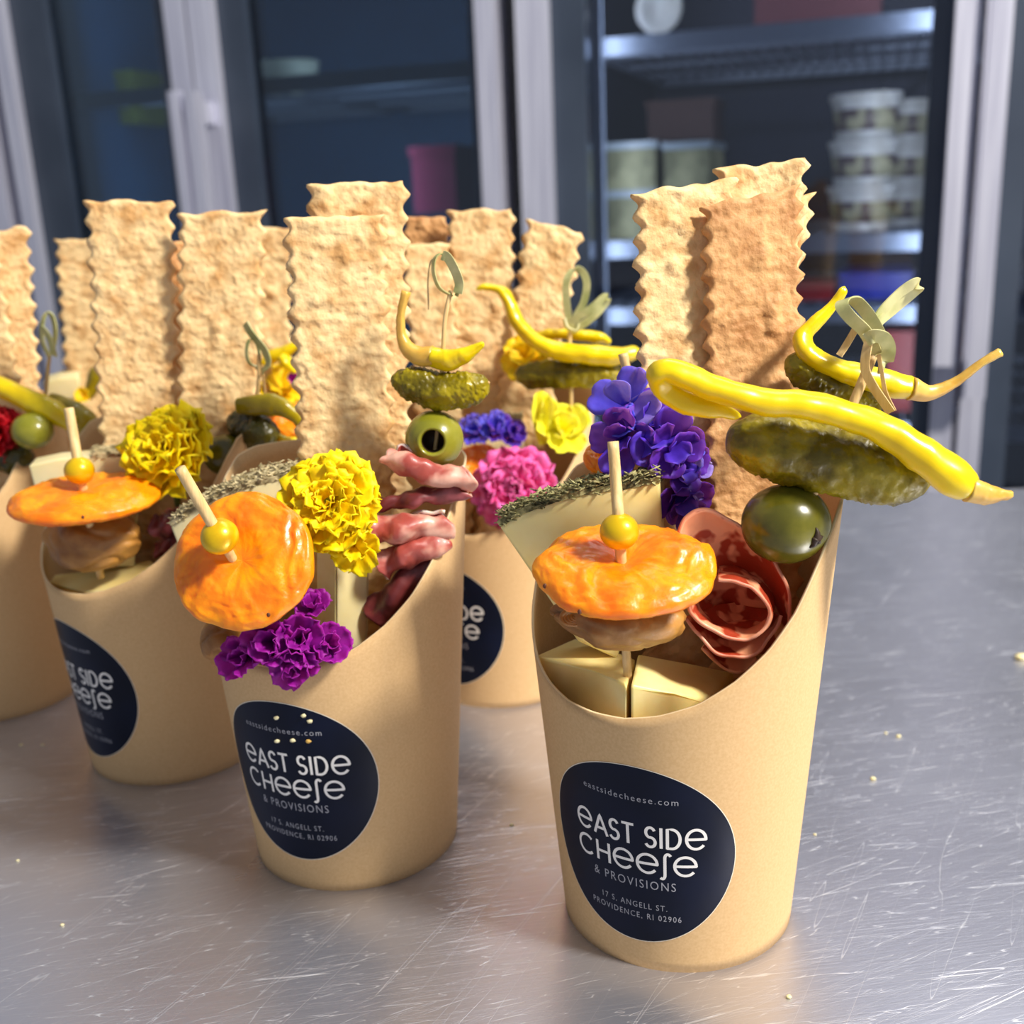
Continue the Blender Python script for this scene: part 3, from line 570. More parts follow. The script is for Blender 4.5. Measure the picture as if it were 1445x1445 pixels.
# cup B
gherkin([(560, 524, 303), (572, 536, 302), (620, 552, 300), (665, 548, 299), (690, 540, 298)], 5.0, 'small plump gherkin on the pick above the pitted olive', seed=3.)
pepper([(607, 503, 300), (630, 508, 299), (655, 500, 298), (683, 484, 297)], [2.7, 2.9, 2.3, .6], 'small curled pepper on top of the small plump gherkin', stem=([(573, 411, 303), (566, 440, 303), (566, 470, 303), (575, 492, 302), (592, 503, 301), (612, 503, 300)], [1.3, 1.1, 1.3, 2.1, 2.7, 2.8]), seed=3)
def pitted(c, r, axis, rh, label):
    x, y, n_ = basis(axis); prof = []
    for a in np.linspace(math.asin(rh/r), math.pi-.02, 30): prof.append((r*math.sin(a), r*math.cos(a)))
    front = r*math.cos(math.asin(rh/r)); prof = [(rh*.82, front-9), (rh*.86, front-1.2), (rh*.95, front-.2), (rh*1.08, front+.05)]+[p for p in prof if p[0] > rh*1.12 or p[1] < 0]
    sg = 48; V = [c+n_*zz+(x*math.cos(2*math.pi*i/sg)+y*math.sin(2*math.pi*i/sg))*rr for rr, zz in prof for i in range(sg)]
    t = thing('pitted_olive', c-np.array([0, 0, r]), label, 'olive', 'green olives on the picks'); V, F = np.array(V), grid_faces(sg, len(prof), True)
    add('flesh', (V, F), M['olive_light'], t)
    V = [c+n_*zz+(x*math.cos(2*math.pi*i/sg)+y*math.sin(2*math.pi*i/sg))*rr for rr, zz in ((rh*.84, front-1.6), (rh*.78, front-7), (.01, front-7.5)) for i in range(sg)]
    add('hollow', (np.array(V), grid_faces(sg, 3, True)), M['olive_hole'], t, label='dark hollow where the pit was')
pitted(P(613, 620, 300), 8.1, (-.02, -1, .12), 3.6, 'pitted green olive with its dark hole facing the camera')
# cup C
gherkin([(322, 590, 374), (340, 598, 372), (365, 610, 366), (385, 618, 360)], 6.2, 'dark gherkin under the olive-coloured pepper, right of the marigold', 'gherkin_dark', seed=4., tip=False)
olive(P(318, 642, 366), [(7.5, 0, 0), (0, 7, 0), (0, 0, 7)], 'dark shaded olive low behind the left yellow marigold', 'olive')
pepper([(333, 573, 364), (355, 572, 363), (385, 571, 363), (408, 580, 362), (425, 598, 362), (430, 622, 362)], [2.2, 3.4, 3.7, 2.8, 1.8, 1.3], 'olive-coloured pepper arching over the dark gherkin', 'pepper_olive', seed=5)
pepper([(372, 594, 372), (384, 612, 370), (400, 624, 368), (420, 622, 368)], [1.6, 2.4, 2.4, 1.], 'pale yellow pepper tip below the orange piece', seed=6)
# cup D
gherkin([(730, 534, 412), (745, 530, 410), (806, 526, 406), (860, 530, 404), (878, 538, 404)], 5.3, 'green gherkin under the long curled pepper, over the yellow flower', seed=7.)
pepper([(671, 409, 410), (683, 405, 410), (702, 408, 410), (714, 420, 409), (726, 447, 407), (742, 470, 405), (765, 487, 403), (796, 497, 401), (830, 500, 400), (858, 503, 400), (885, 500, 400), (903, 493, 401)], [.5, 1.0, 1.6, 2.3, 2.6, 2.7, 3.0, 3.4, 3.6, 3.7, 3.0, 1.8], 'long yellow pepper with curled-up tip behind the purple flower', seed=8)
pepper([(750, 476, 412), (775, 471, 412), (810, 472, 412), (845, 476, 412), (862, 484, 412)], [1.2, 2.0, 2.2, 2.1, 1.0], 'short yellow pepper behind the long curled-tip pepper', seed=9)
# cup E
pepper([(-40, 530, 414), (0, 546, 411), (40, 564, 408), (75, 582, 406), (105, 600, 405)], [3.0, 4.0, 4.3, 4.8, 2.6], 'thick yellow pepper at the left edge over the small olive', seed=10)
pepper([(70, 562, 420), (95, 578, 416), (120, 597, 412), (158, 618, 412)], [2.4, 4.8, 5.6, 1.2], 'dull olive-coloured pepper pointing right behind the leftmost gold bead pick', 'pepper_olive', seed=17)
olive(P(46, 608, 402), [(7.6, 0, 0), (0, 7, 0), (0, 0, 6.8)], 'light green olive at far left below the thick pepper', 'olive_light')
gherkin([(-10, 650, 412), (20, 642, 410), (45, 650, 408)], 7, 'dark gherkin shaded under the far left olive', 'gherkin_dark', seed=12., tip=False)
# cup F / G bits
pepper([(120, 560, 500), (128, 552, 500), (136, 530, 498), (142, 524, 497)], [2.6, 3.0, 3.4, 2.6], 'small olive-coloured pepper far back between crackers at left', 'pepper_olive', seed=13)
pepper([(370, 512, 448), (385, 503, 447), (405, 495, 446), (424, 482, 446)], [2.4, 2.8, 2.4, 1.6], 'yellow pepper piece pointing up right beside the magenta speck', seed=14)
pepper([(396, 502, 444), (404, 512, 443), (418, 526, 443)], [2.0, 2.6, 1.2], 'yellow pepper piece pointing down beside the magenta speck', seed=15)

def apricot(c, nrm, R_, T_, label, seed=1., dip=.9, fold=0., asp=1., specks=()):
    x, y, n_ = basis(nrm); V = []; nu, nv = 110, 60
    def pt(th, ph):
        rr = math.sin(ph); zz = math.cos(ph); ct, s_ = math.cos(th), math.sin(th)
        out = R_*(1+.055*nz((ct, s_, 0), 1.5, seed)+.025*nz((ct, s_, 0), 5, seed))
        rad = out*(abs(rr)**.72)
        X = rad*ct; Y = rad*s_*asp
        pz = np.array([X, Y, zz*3])
        wq = pz+np.array([nz(pz, .12, seed), nz(pz, .12, seed+5), 0])*5; wr = .9*(.5-abs(nz(wq*np.array([1, .45, 1]), .17, seed)))+.75*(.4-abs(nz(wq*np.array([.6, 1.2, 1]), .34, seed*2)))+.45*(.3-abs(nz(wq, .75, seed)))
        h = T_*zz*(.75+.25*rr)
        h += (wr*1.35-.6)*(1 if zz > 0 else .6)*(1 if zz > 0 else -1)*min(1, rr*2+.3)
        if zz > 0: h -= dip*T_*math.exp(-(rad/(R_*.3))**2)
        h += fold*T_*(math.exp(-((Y+R_*.05-.15*X)/(R_*.22))**2))*(1 if X > 0 else .2)*min(1, abs(X)/(R_*.4))*(1 if zz > 0 else 0)
        h -= .035*rad*rad/R_*(1)
        return np.array(c)+x*X+y*Y+n_*h
    for j in range(nv+1):
        ph = math.pi*j/nv
        for i in range(nu): V.append(pt(2*math.pi*i/nu, ph))
    t = thing('dried_apricot', np.array(c)-np.array([0, 0, T_]), label, 'dried apricot', 'dried apricots on beaded picks')
    add('flesh', (np.array(V), grid_faces(nu, nv+1, True)), M['apricot'], t)
    for th, ph in specks: q = pt(th, ph); add('speck', blob(q, [(.5, 0, 0), (0, .35, 0), (0, 0, .6)], 8, 6), M['speck'], t)
    return t
def pick(top, bead, bottom, r, rb, label, grp='bamboo picks with gold beads', beadon=True, hole=None):
    a, b, c = P(*top), P(*bead), P(*bottom); t = thing('bead_pick', c, label, 'cocktail pick', grp)
    add('shaft', tube([a, (a+b)/2, b, (b*2+c)/3, c], [r*.96, r, r, r*.9, r*.75], 24, 14, lambda p, s, an: .03*math.sin(an*7)), M['bamboo'], t)
    if beadon:
        d = (a-b)/np.linalg.norm(a-b); x, y, n_ = basis(d, (0, 1, 0))
        add('bead', blob(b, [x*rb, y*rb, n_*rb*.94], 32, 24, lambda d: d*(1+.015*nz(d, 2, 3))), M['bead'], t, label='round gold bead')
# cup A skewer
apricot(P(882, 800, 234), (-.02, -.28, 1), 20.6, 4.4, 'plump orange dried apricot on the nearest cup, gold bead in its dip', seed=1.2, dip=.55, fold=.55, asp=.86, specks=((4.2, 1.5), (3.6, 1.4)))
pick((865, 623, 238), (874, 750, 233), (889, 1010, 246), 1.32, 4.4, 'beaded bamboo pick standing in the nearest apricot')
# cup B
apricot(P(344, 792, 268), (-.10, -.92, .52), 18.6, 3.6, 'flat round dried apricot facing the camera on the second cup', seed=3.4, dip=.5, fold=.15, asp=.97, specks=((5.2, 1.0),))
pick((254, 661, 256), (310, 757, 262), (335, 800, 270), 1.45, 4.75, 'beaded bamboo pick leaning left from the camera-facing apricot')
# cup C
apricot(P(120, 700, 336), (.02, -.10, 1), 23.2, 4.4, 'dried apricot seen edge-on over the left cup', seed=5.1, dip=.3, fold=.4, asp=.85, specks=((4.8, 1.35),))
pick((97, 576, 340), (112, 664, 335), (142, 815, 345), 1.55, 4.6, 'beaded bamboo pick upright in the edge-on left apricot')
# second pick behind the purple flower, and orange pieces behind
pick((879, 499, 278), (893, 556, 277), (905, 640, 276), 1.3, 3, 'plain bamboo pick end rising behind the purple flower', beadon=False)
apricot(P(903, 556, 296), (0, -.3, 1), 2.2, 1.2, 'tiny orange fruit edge behind the purple flower', seed=7)
apricot(P(852, 646, 292), (0, -.6, 1), 5.5, 3, 'small orange piece showing above the herb crust', seed=8)
apricot(P(676, 668, 402), (0, -.8, .6), 12, 3, 'amber dried apricot mostly hidden left of the pink flower', seed=9)
apricot(P(408, 592, 440), (0, -.8, .6), 8, 3, 'bright orange piece under the arching olive-coloured pepper', seed=10)
pick((379, 505, 452), (378, 530, 450), (376, 640, 448), 1.5, 3, 'blurred bamboo pick end beside the far yellow flower', beadon=False)

def fig(c, rx, ry, rz, label, seed=1., nose=True, sag=.15):
    def fn(d):
        q = np.array(d); e_ = np.array([d[0]*.6, d[1], d[2]*.7]); f = 1+.10*nz(d, 1.2, seed)-.085*max(0, .22-abs(nz(e_, 2.0, seed)))/.22+.03*nz(e_, 4.5, seed)+.015*nz(d, 9, seed)
        q = q*f
        if nose and d[0] < -.55: k = (-.55-d[0])/.45; q = q*np.array([1+.22*k, 1-.25*k, 1-.1*k])+np.array([0, 0, .28*k])
        return q-np.array([0, 0, sag*(1-d[0]**2)*0])
    t = thing('marinated_fig', c-np.array([0, 0, rz]), label, 'fig', 'brown figs under the apricots')
    add('flesh', blob(c, [(rx, 0, 0), (0, ry, 0), (0, 0, rz)], 64, 44, fn), M['fig'], t)
    if nose:
        nc = np.array(c)+np.array([-rx*.80, -3.6, rz*.42]); parts = []
        for k in range(5):
            r = .8+.55*k; parts.append(tube([nc+np.array([r*1.3*math.cos(a), -.6*math.sin(a*2)-.25*k, r*.62*math.sin(a)]) for a in np.linspace(.4, 5.2, 9)], [.3, .55, .3], 24, 8))
        add('split_folds', join(parts), M['fig'], t)
fig(P(884, 874, 238), 14.2, 9, 6.8, 'brown teardrop fig under the nearest apricot', 1.)
fig(P(132, 762, 346), 16.0, 9, 10.5, 'brown fig under the edge-on left apricot', 2., nose=False)
fig(P(318, 902, 284), 6.5, 8, 8, 'brown fig edge under the camera-facing apricot', 3., nose=False)

# ------------------------------------------------------------------ cheese
def wedge(front, back, name, label, m='cheese', bev=.8, grp='cheese pieces in the cups', herb=None, hm='herb', rind=None):
    f = [P(*p) for p in front]; b = [P(*p) for p in back]
    V, F = prism(f, b, bev); t = thing(name, (V.min(0)+V.max(0))/2-np.array([0, 0, (V[:, 2].max()-V[:, 2].min())/2]), label, 'cheese', grp)
    add('paste', (V, F), M[m], t)
    if herb:
        k0, k1, thick, nfl, fs = herb; top_f = spline(f[k0:k1+1], 40); top_b = spline(b[k0:k1+1], 40)
        base = []; rg = random.Random(5)
        def sh(u, v): i = min(38, int(u*39)); fr_ = u*39-i; p = (top_f[i]*(1-fr_)+top_f[i+1]*fr_); q = (top_b[i]*(1-fr_)+top_b[i+1]*fr_); r = p*(1-v)+q*v; return r+np.array([0, 0, .35+.4*nz(r, .6, 4)])
        Vs, Fs, _ = sheet(sh, 50, 10, 1.5); parts = [(Vs, Fs)]
        for _ in range(nfl):
            u, v = rg.random(), rg.random()**1.6; c = sh(u, v)+np.array([rg.uniform(-.4, .4), rg.uniform(-.9, .2) if v < .25 else 0, rg.uniform(-.9 if v < .12 else .1, thick)])
            a = rg.uniform(0, 6.28); e = rg.uniform(-.5, .5); L_ = rg.uniform(1.0, 2.4)*fs; d = np.array([math.cos(a)*math.cos(e), math.sin(a)*math.cos(e), math.sin(e)])
            x, y, n_ = basis(d, (0, .3, 1)); wv = rg.uniform(.18, .45)*fs; tt = .14
            q = [c-d*L_/2-x*wv*.3, c-x*wv, c+d*L_/2, c+x*wv]; parts.append((np.array([p+y*tt for p in q]+[p-y*tt for p in q]), [(0, 1, 2, 3), (7, 6, 5, 4), (0, 4, 5, 1), (1, 5, 6, 2), (2, 6, 7, 3), (3, 7, 4, 0)]))
        add('herb_crust', join(parts), M[hm], t, smooth=False, kind='stuff', label='crust of dried herb flakes')
    if rind:
        add('rind', prism([P(*p) for p in rind[0]], [P(*p) for p in rind[1]], .3), M['cheese_rind'], t)
    return t
wedge([(703, 741, 262), (740, 722, 261), (786, 706, 260), (830, 696, 260), (870, 690, 259), (931, 679, 258), (934, 770, 258), (870, 930, 258), (815, 905, 258), (752, 812, 260)],
      [(715, 729, 275), (748, 712, 275), (792, 696, 275), (834, 686, 275), (872, 681, 275), (938, 672, 273), (938, 765, 273), (872, 915, 272), (820, 890, 272), (760, 800, 273)],
      'herb_crusted_cheese', 'pale cheese wedge with dark herb crust at the left of the nearest cup', 'cheese', herb=(0, 5, 3.0, 680, 1.5), grp='herb-crusted cheese wedges')
wedge([(755, 925, 264), (835, 948, 249), (884, 966, 236), (884, 1060, 236), (820, 1040, 244), (765, 1010, 262)],
      [(812, 900, 282), (852, 912, 268), (897, 930, 256), (897, 1040, 256), (850, 1020, 266), (815, 990, 280)], 'cheese_piece', 'pale yellow cheese piece left of the pick in the nearest cup', bev=.9)
wedge([(890, 966, 235), (950, 980, 237), (1000, 988, 242), (1000, 1060, 242), (950, 1060, 237), (890, 1060, 235)],
      [(900, 922, 254), (970, 935, 256), (1036, 948, 258), (1034, 1040, 258), (970, 1030, 256), (900, 1020, 254)], 'cheese_piece', 'pale yellow cheese piece right of the pick in the nearest cup', bev=.9)
wedge([(240, 742, 300), (270, 722, 299), (305, 703, 298), (345, 688, 298), (390, 677, 298), (440, 668, 298), (445, 720, 298), (400, 860, 298), (330, 860, 298), (262, 800, 299)],
      [(262, 722, 316), (292, 702, 316), (322, 684, 316), (358, 670, 316), (398, 660, 316), (446, 651, 316), (448, 705, 314), (404, 830, 312), (340, 830, 312), (280, 780, 314)],
      'herb_crusted_cheese', 'creamy cheese wedge with pale straw-like herb crust behind the flat apricot', 'cheese2', herb=(0, 5, 2.0, 480, 1.5), hm='herb_pale', grp='herb-crusted cheese wedges')
wedge([(447, 765, 291), (474, 768, 286), (474, 912, 286), (447, 896, 291)], [(462, 757, 304), (478, 759, 304), (478, 890, 304), (462, 880, 304)], 'cheese_baton', 'tall pale cheese baton under the central marigold, yellow side face', 'cheese', bev=.5)
wedge([(475, 768, 286), (519, 766, 290), (516, 915, 290), (475, 916, 286)], [(480, 760, 303), (521, 760, 303), (519, 890, 303), (480, 890, 303)], 'cheese_baton', 'ivory cheese baton face beside the ham folds', 'cheese2', bev=.5)
wedge([(40, 657, 358), (80, 648, 358), (130, 644, 358), (190, 642, 358), (196, 700, 358), (190, 800, 358), (120, 800, 358), (62, 740, 358)],
      [(50, 646, 374), (88, 638, 374), (136, 634, 374), (192, 630, 374), (196, 690, 374), (190, 780, 374), (125, 780, 374), (75, 720, 374)], 'herb_crusted_cheese', 'pale green-white cheese slab behind the leftmost gold bead', 'cheese2', herb=(2, 3, 1.2, 160, 1.3), hm='herb_pale', grp='herb-crusted cheese wedges')
wedge([(68, 822, 364), (114, 838, 346), (172, 830, 341), (222, 800, 345), (216, 860, 347), (160, 880, 346), (116, 880, 350), (84, 860, 363)],
      [(78, 810, 370), (118, 806, 366), (172, 798, 362), (214, 790, 360), (210, 860, 360), (160, 870, 360), (110, 870, 364), (75, 860, 372)], 'cheese_piece', 'white-topped cheese piece at the rim of the left cup', 'cheese', bev=1.0)
wedge([(640, 606, 415), (672, 600, 415), (704, 596, 415), (736, 594, 415), (740, 640, 415), (640, 650, 415)],
      [(645, 596, 428), (676, 591, 428), (707, 587, 428), (738, 585, 428), (742, 630, 428), (645, 640, 428)], 'herb_crusted_cheese', 'blurred herb-topped cheese behind the violet flower', 'cheese2', herb=(0, 3, 1.2, 160, 1.3), hm='herb_pale', grp='herb-crusted cheese wedges')
wedge([(62, 540, 500), (82, 534, 500), (110, 532, 500), (116, 560, 500), (66, 570, 500)], [(64, 530, 512), (84, 525, 512), (112, 523, 512), (116, 550, 512), (68, 560, 512)], 'cheese_piece', 'pale blurred cheese far back above the thick left pepper', 'cheese2')

# ------------------------------------------------------------------ cured meat
def slice_sheet(fn, label, name='salami_slice', m=('salami', 'salami_edge'), grp='folded cured meat slices', nu=60, nv=26, th=.8, cat='salami'):
    V, F, fm = sheet(fn, nu, nv, th); return add(name, (V, F, fm), [M[m[0]], M[m[1]]], label=label, cat=cat, group=grp)
def rim_sheet(rim, tip, yrim, ytip, wob=.5, seed=1., curve=.35):
    rs = spline([P(px, py, Y) for px, py, Y in rim], 120); tp = P(*tip)
    def fn(u, v):
        a = rs[min(119, int(u*119))]; q = a*(1-v)+tp*v; mid = (rs[0]+rs[-1])/2
        q = q+(q-(mid*(1-v)+tp*v))*curve*math.sin(math.pi*v); return q+np.array([nz(q, .18, seed), nz(q, .18, seed+3), nz(q, .18, seed+6)])*wob
    return fn
slice_sheet(rim_sheet([(958, 752, 246), (968, 728, 247), (988, 717, 248), (1018, 727, 249), (1050, 748, 248), (1080, 775, 246), (1102, 808, 244), (1114, 845, 243), (1112, 890, 243)], (1035, 930, 262), 0, 0, .6, 1.), 'outer arched salami slice curling over the inner roll')
def roll(mouth, tail, label, seed=1., wob=1.1):
    rs = spline([P(*p) for p in mouth], 160); tl = spline([P(*p) for p in tail], 160)
    def fn(u, v):
        i = min(159, int(u*159)); q = rs[i]*(1-v)+tl[i]*v; return q+np.array([nz(q, .2, seed), nz(q, .2, seed+3), nz(q, .2, seed+6)])*wob
    return slice_sheet(fn, label, nu=90, nv=22)
roll([(1012, 818, 240), (1040, 822, 239), (1068, 836, 238), (1086, 860, 238), (1083, 886, 238), (1058, 900, 238), (1020, 896, 238), (985, 878, 239), (972, 855, 240), (978, 838, 241)],
     [(1020, 800, 256), (1048, 802, 256), (1072, 814, 256), (1086, 834, 256), (1084, 858, 256), (1062, 872, 256), (1030, 870, 256), (1004, 856, 256), (992, 838, 256), (998, 824, 256)], 'rolled salami slice with open mouth beside the nearest fig')
slice_sheet(rim_sheet([(966, 872, 243), (985, 896, 240), (1008, 920, 239), (1040, 926, 239), (1070, 918, 239), (1090, 895, 241), (1102, 868, 243)], (1040, 850, 258), 0, 0, 1.0, 5.), 'lowest salami slice with wavy lip under the roll')
slice_sheet(rim_sheet([(990, 915, 246), (1020, 940, 246), (1048, 948, 246), (1070, 930, 247)], (1035, 880, 258), 0, 0, 1.2, 7.), 'dark salami slice deep in the nearest cup behind the cheese', nu=40, nv=18)
def ham(spine, wid, depth, label, seed=1., m=('ham', 'ham_fat'), turns=1.25, n=60, th=1.0):
    "a strip of cured ham loosely rolled around its spine"
    c = spline([P(*p) for p in spine], n); T, N, B = frames(c)
    def fn(u, v):
        k = min(n-1, int(v*(n-1))); a = (u*turns+.15*math.sin(v*4+seed))*2*math.pi+1.9; r = (.42+.66*u)*wid/2*(1+.45*nz(c[k]+np.array([u*12, 0, 0]), .13, seed)+.16*math.sin(v*15+u*6+seed)+.12*math.sin(a*3+v*9+seed))
        q = c[k]+N[k]*math.cos(a)*r*depth+B[k]*math.sin(a)*r
        q = q+T[k]*(1.6*math.sin(u*8+seed)+.8*math.sin(u*19))*(abs(v-.5)*2)**4
        return q+np.array([0, 0, .9*nz(q, .3, seed)])
    return slice_sheet(fn, label, 'cured_ham_fold', m, nu=52, nv=50, th=th, cat='ham')
ham([(549, 645, 292), (573, 650, 291), (605, 665, 290), (640, 671, 290), (661, 672, 291)], 6.2, 1.3, 'pale pink ham roll just under the pitted olive', 1., turns=1.15)
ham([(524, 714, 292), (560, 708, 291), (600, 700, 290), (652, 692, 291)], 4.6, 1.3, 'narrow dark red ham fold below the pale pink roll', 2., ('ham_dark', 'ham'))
ham([(508, 748, 288), (545, 745, 287), (585, 742, 287), (634, 740, 289)], 8.8, 1.2, 'wide pink ham fold with white fat edge, beside the marigold', 3., turns=1.4)
ham([(540, 798, 288), (565, 782, 287), (590, 772, 286), (622, 766, 288)], 7.2, 1.2, 'pink ham fold tucked below the wide one', 4., turns=1.3)
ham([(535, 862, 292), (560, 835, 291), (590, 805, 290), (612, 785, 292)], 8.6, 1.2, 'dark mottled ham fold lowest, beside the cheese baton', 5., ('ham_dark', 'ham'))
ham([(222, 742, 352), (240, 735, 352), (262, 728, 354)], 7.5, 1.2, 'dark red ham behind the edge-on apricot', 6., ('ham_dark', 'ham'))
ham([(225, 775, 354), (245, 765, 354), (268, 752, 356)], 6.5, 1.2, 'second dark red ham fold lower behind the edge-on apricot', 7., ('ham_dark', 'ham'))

# ------------------------------------------------------------------ knotted picks
def knot_pick(shaft, ribs, label, r=1.0, grp='knotted bamboo picks'):
    s_ = [P(*p) for p in shaft]; t = thing('knotted_pick', s_[-1], label, 'cocktail pick', grp)
    add('shaft', tube(s_, [r, r*.9], 30, 10), M['bamboo'], t)
    for pts, wd, th, m, side, nm in ribs: add(nm, ribbon([P(*p) for p in pts], wd, th*.7, 90, side), M[m], t, smooth=False)
knot_pick([(1232, 501, 246), (1201, 576, 245), (1150, 690, 246), (1120, 790, 247)], [
    ([(1236, 500, 245), (1222, 470, 244), (1200, 448, 243.5), (1188, 432, 244), (1192, 423, 246), (1206, 424, 248), (1222, 440, 248), (1236, 462, 247), (1246, 486, 246), (1247, 505, 245)], 2.9, .5, 'skin', (1, -.45, .35), 'loop'),
    ([(1238, 505, 249), (1232, 470, 252), (1240, 445, 254), (1268, 415, 256), (1290, 400, 256), (1296, 404, 257), (1288, 414, 258), (1262, 436, 257), (1240, 455, 254), (1228, 480, 252)], 2.7, .5, 'skin', (-.5, -.5, 1), 'loop'),
    ([(1222, 480, 243), (1234, 474, 242), (1248, 478, 242), (1254, 492, 243), (1250, 512, 244), (1240, 520, 246)], 3.0, .7, 'skin', (.5, -.4, 1), 'knot_wrap'),
    ([(1226, 482, 243.5), (1222, 500, 243), (1221, 522, 243.5), (1232, 545, 243), (1246, 566, 242.5), (1257, 582, 242)], 2.0, .7, 'bamboo', (1, -.6, .6), 'tail'),
    ([(1240, 500, 244), (1245, 530, 243), (1250, 555, 243), (1262, 580, 243)], .9, .5, 'bamboo', (1, -.6, .4), 'tail'),
    ([(1214, 452, 252), (1204, 470, 253), (1192, 490, 254), (1184, 502, 254)], 1.6, .5, 'bamboo', (1, -.6, .4), 'tail')],
    'knotted bamboo pick with two loops above the nearest large gherkin', 1.15)
knot_pick([(636, 410, 302), (628, 450, 301), (625, 500, 300), (620, 580, 300), (612, 650, 299)], [
    ([(638, 418, 302), (620, 406, 301), (612, 385, 301), (613, 366, 301), (622, 358, 302), (634, 366, 303), (644, 385, 302), (648, 402, 301), (644, 418, 301)], 1.7, .4, 'skin', (.6, -.9, .1), 'loop'),
    ([(624, 360, 300), (632, 364, 299.5), (642, 382, 299.5), (648, 400, 300), (646, 414, 300)], 2.6, .5, 'skin', (1, -.4, .3), 'loop'),
    ([(614, 362, 303), (607, 372, 303), (604, 400, 303), (605, 437, 303)], .45, .35, 'bamboo', (1, -.5, 0), 'tail')],
    'knotted bamboo pick standing above the small curled pepper', .62)
knot_pick([(366, 500, 366), (364, 550, 365), (352, 600, 367), (345, 640, 368)], [
    ([(368, 520, 366), (352, 512, 365), (348, 495, 365), (352, 480, 365), (362, 484, 366), (366, 505, 366), (362, 522, 366)], 1.2, .4, 'skin', (1, -.5, .1), 'loop'),
    ([(346, 456, 366), (354, 470, 365), (364, 482, 364), (374, 496, 364), (378, 512, 364), (370, 524, 365)], 3.4, .5, 'skin', (1, -1, .6), 'loop'),
    ([(370, 524, 366), (372, 540, 366), (374, 556, 366)], .8, .5, 'bamboo', (1, -.5, 0), 'tail')],
    'knotted bamboo pick above the olive-coloured arching pepper', .75)
knot_pick([(805, 455, 404), (804, 480, 404), (806, 530, 404), (806, 580, 404)], [
    ([(803, 455, 404), (799, 420, 404), (800, 395, 404), (810, 380, 405), (822, 384, 405), (828, 400, 404), (824, 425, 403), (812, 448, 403)], 2.6, .6, 'skin', (1, -.3, .3), 'loop'),
    ([(800, 462, 403), (815, 448, 401), (836, 434, 400), (852, 420, 400), (856, 424, 401), (842, 442, 401), (822, 458, 402), (806, 466, 403)], 3.0, .6, 'skin', (-.4, -.4, 1), 'loop'),
    ([(796, 450, 403), (800, 462, 402), (812, 466, 402), (816, 455, 403)], 2.6, .8, 'skin', (.3, -1, .3), 'knot_wrap')],
    'knotted bamboo pick above the gherkin behind the purple flower', .8)
knot_pick([(70, 500, 420), (66, 540, 418), (60, 600, 416)], [
    ([(70, 505, 420), (60, 480, 420), (60, 455, 420), (66, 442, 421), (74, 448, 421), (78, 470, 420), (74, 500, 420)], 2.4, .6, 'skin', (1, -.7, .2), 'loop'),
    ([(58, 462, 418), (68, 474, 417), (74, 492, 417), (76, 502, 418)], 3.4, .7, 'skin', (1, -.8, .5), 'knot_wrap')],
    'knotted bamboo pick right of the far left cracker', .7)

# ------------------------------------------------------------------ flowers
def petal_mesh(name, L_, Wd, ruffle, cup_, m, seed, notch=0., nu=9, nv=8, th=.22, tipw=.75):
    def fn(u, v):
        x = (u-.5)*2; wprof = math.sin(min(1, (v*.86+.1))*math.pi*.5)**.8*(1-.25*max(0, v-tipw)/(1-tipw+1e-6)*x*x)
        y = L_*v*(1-.14*x*x*v)+notch*L_*math.sin(x*9+seed)*v*v
        z = cup_*L_*(v*v*.6+.5*x*x*wprof)+ruffle*v*v*(math.sin(x*6.5+seed)+.7*math.sin(x*12+seed*2))+ruffle*.5*v*math.sin(v*8+seed)
        return np.array([x*Wd/2*wprof, y, z])
    V, F, fm = sheet(fn, nu, nv, th); return mesh_data(name, V, F, m, True)
def flower(name, c, nrm, rings, meshes, label, cat, grp=None, heart=None, hm='green_c', stem=None, rs=1, jit=.12, off=0.):
    "rings = [(count, tilt deg, scale, lift mm)]; every petal is its own part"
    c = np.array(c); x, y, n_ = basis(nrm); t = thing(name, c, label, cat, grp); rg = random.Random(rs)
    B_ = Matrix(((x[0], y[0], n_[0]), (x[1], y[1], n_[1]), (x[2], y[2], n_[2]))).to_4x4()
    for k, (cnt, tilt, s_, lift) in enumerate(rings):
        for i in range(cnt):
            a = 2*math.pi*(i+.5*(k % 2))/cnt+rg.uniform(-jit, jit)+k*.7; tl = math.radians(tilt+rg.uniform(-9, 9))
            mt = B_ @ Matrix.Translation((0, 0, lift*SC)) @ Matrix.Rotation(a, 4, 'Z') @ Matrix.Translation((0, off*SC, 0)) @ Matrix.Rotation(tl, 4, 'X') @ Matrix.Rotation(rg.uniform(-.25, .25), 4, 'Y') @ Matrix.Scale(s_*rg.uniform(.9, 1.1), 4)
            o = bpy.data.objects.new('petal', meshes[rg.randrange(len(meshes))]); link(o, t); o.matrix_basis = mt
    if heart: add('flower_heart', blob(c+n_*heart*.3, [x*heart, y*heart, n_*heart*.6], 16, 12, lambda d: d*(1+.3*nz(d, 3, 1))), M[hm], t)
    if stem: add('stem', tube([P(*p) for p in stem[0]], stem[1], 16, 10), M['stem'], t)
    return t
mari = [petal_mesh('petal_marigold', 9.0, 9.5, .95, .12, M['yellow'], s_, .05) for s_ in (1., 2.3, 3.9, 5.1)]
mari_s = [petal_mesh('petal_marigold_inner', 6, 5.6, .6, .3, M['yellow'], s_, .04) for s_ in (1.7, 3.1)]
flower('marigold', P(467, 712, 284), (-.1, -.82, .57), [(11, 2, 1.48, -.5), (11, 14, 1.38, .6), (10, 30, 1.08, 1.6), (9, 46, .8, 2.2), (8, 62, .5, 2.6)], mari, 'yellow marigold with green heart beside the flat round apricot', 'flower', 'yellow marigolds', heart=3.4, off=.8, stem=([(468, 705, 286), (462, 760, 292), (455, 830, 298)], [1.2, 1.]), rs=3, jit=.2)
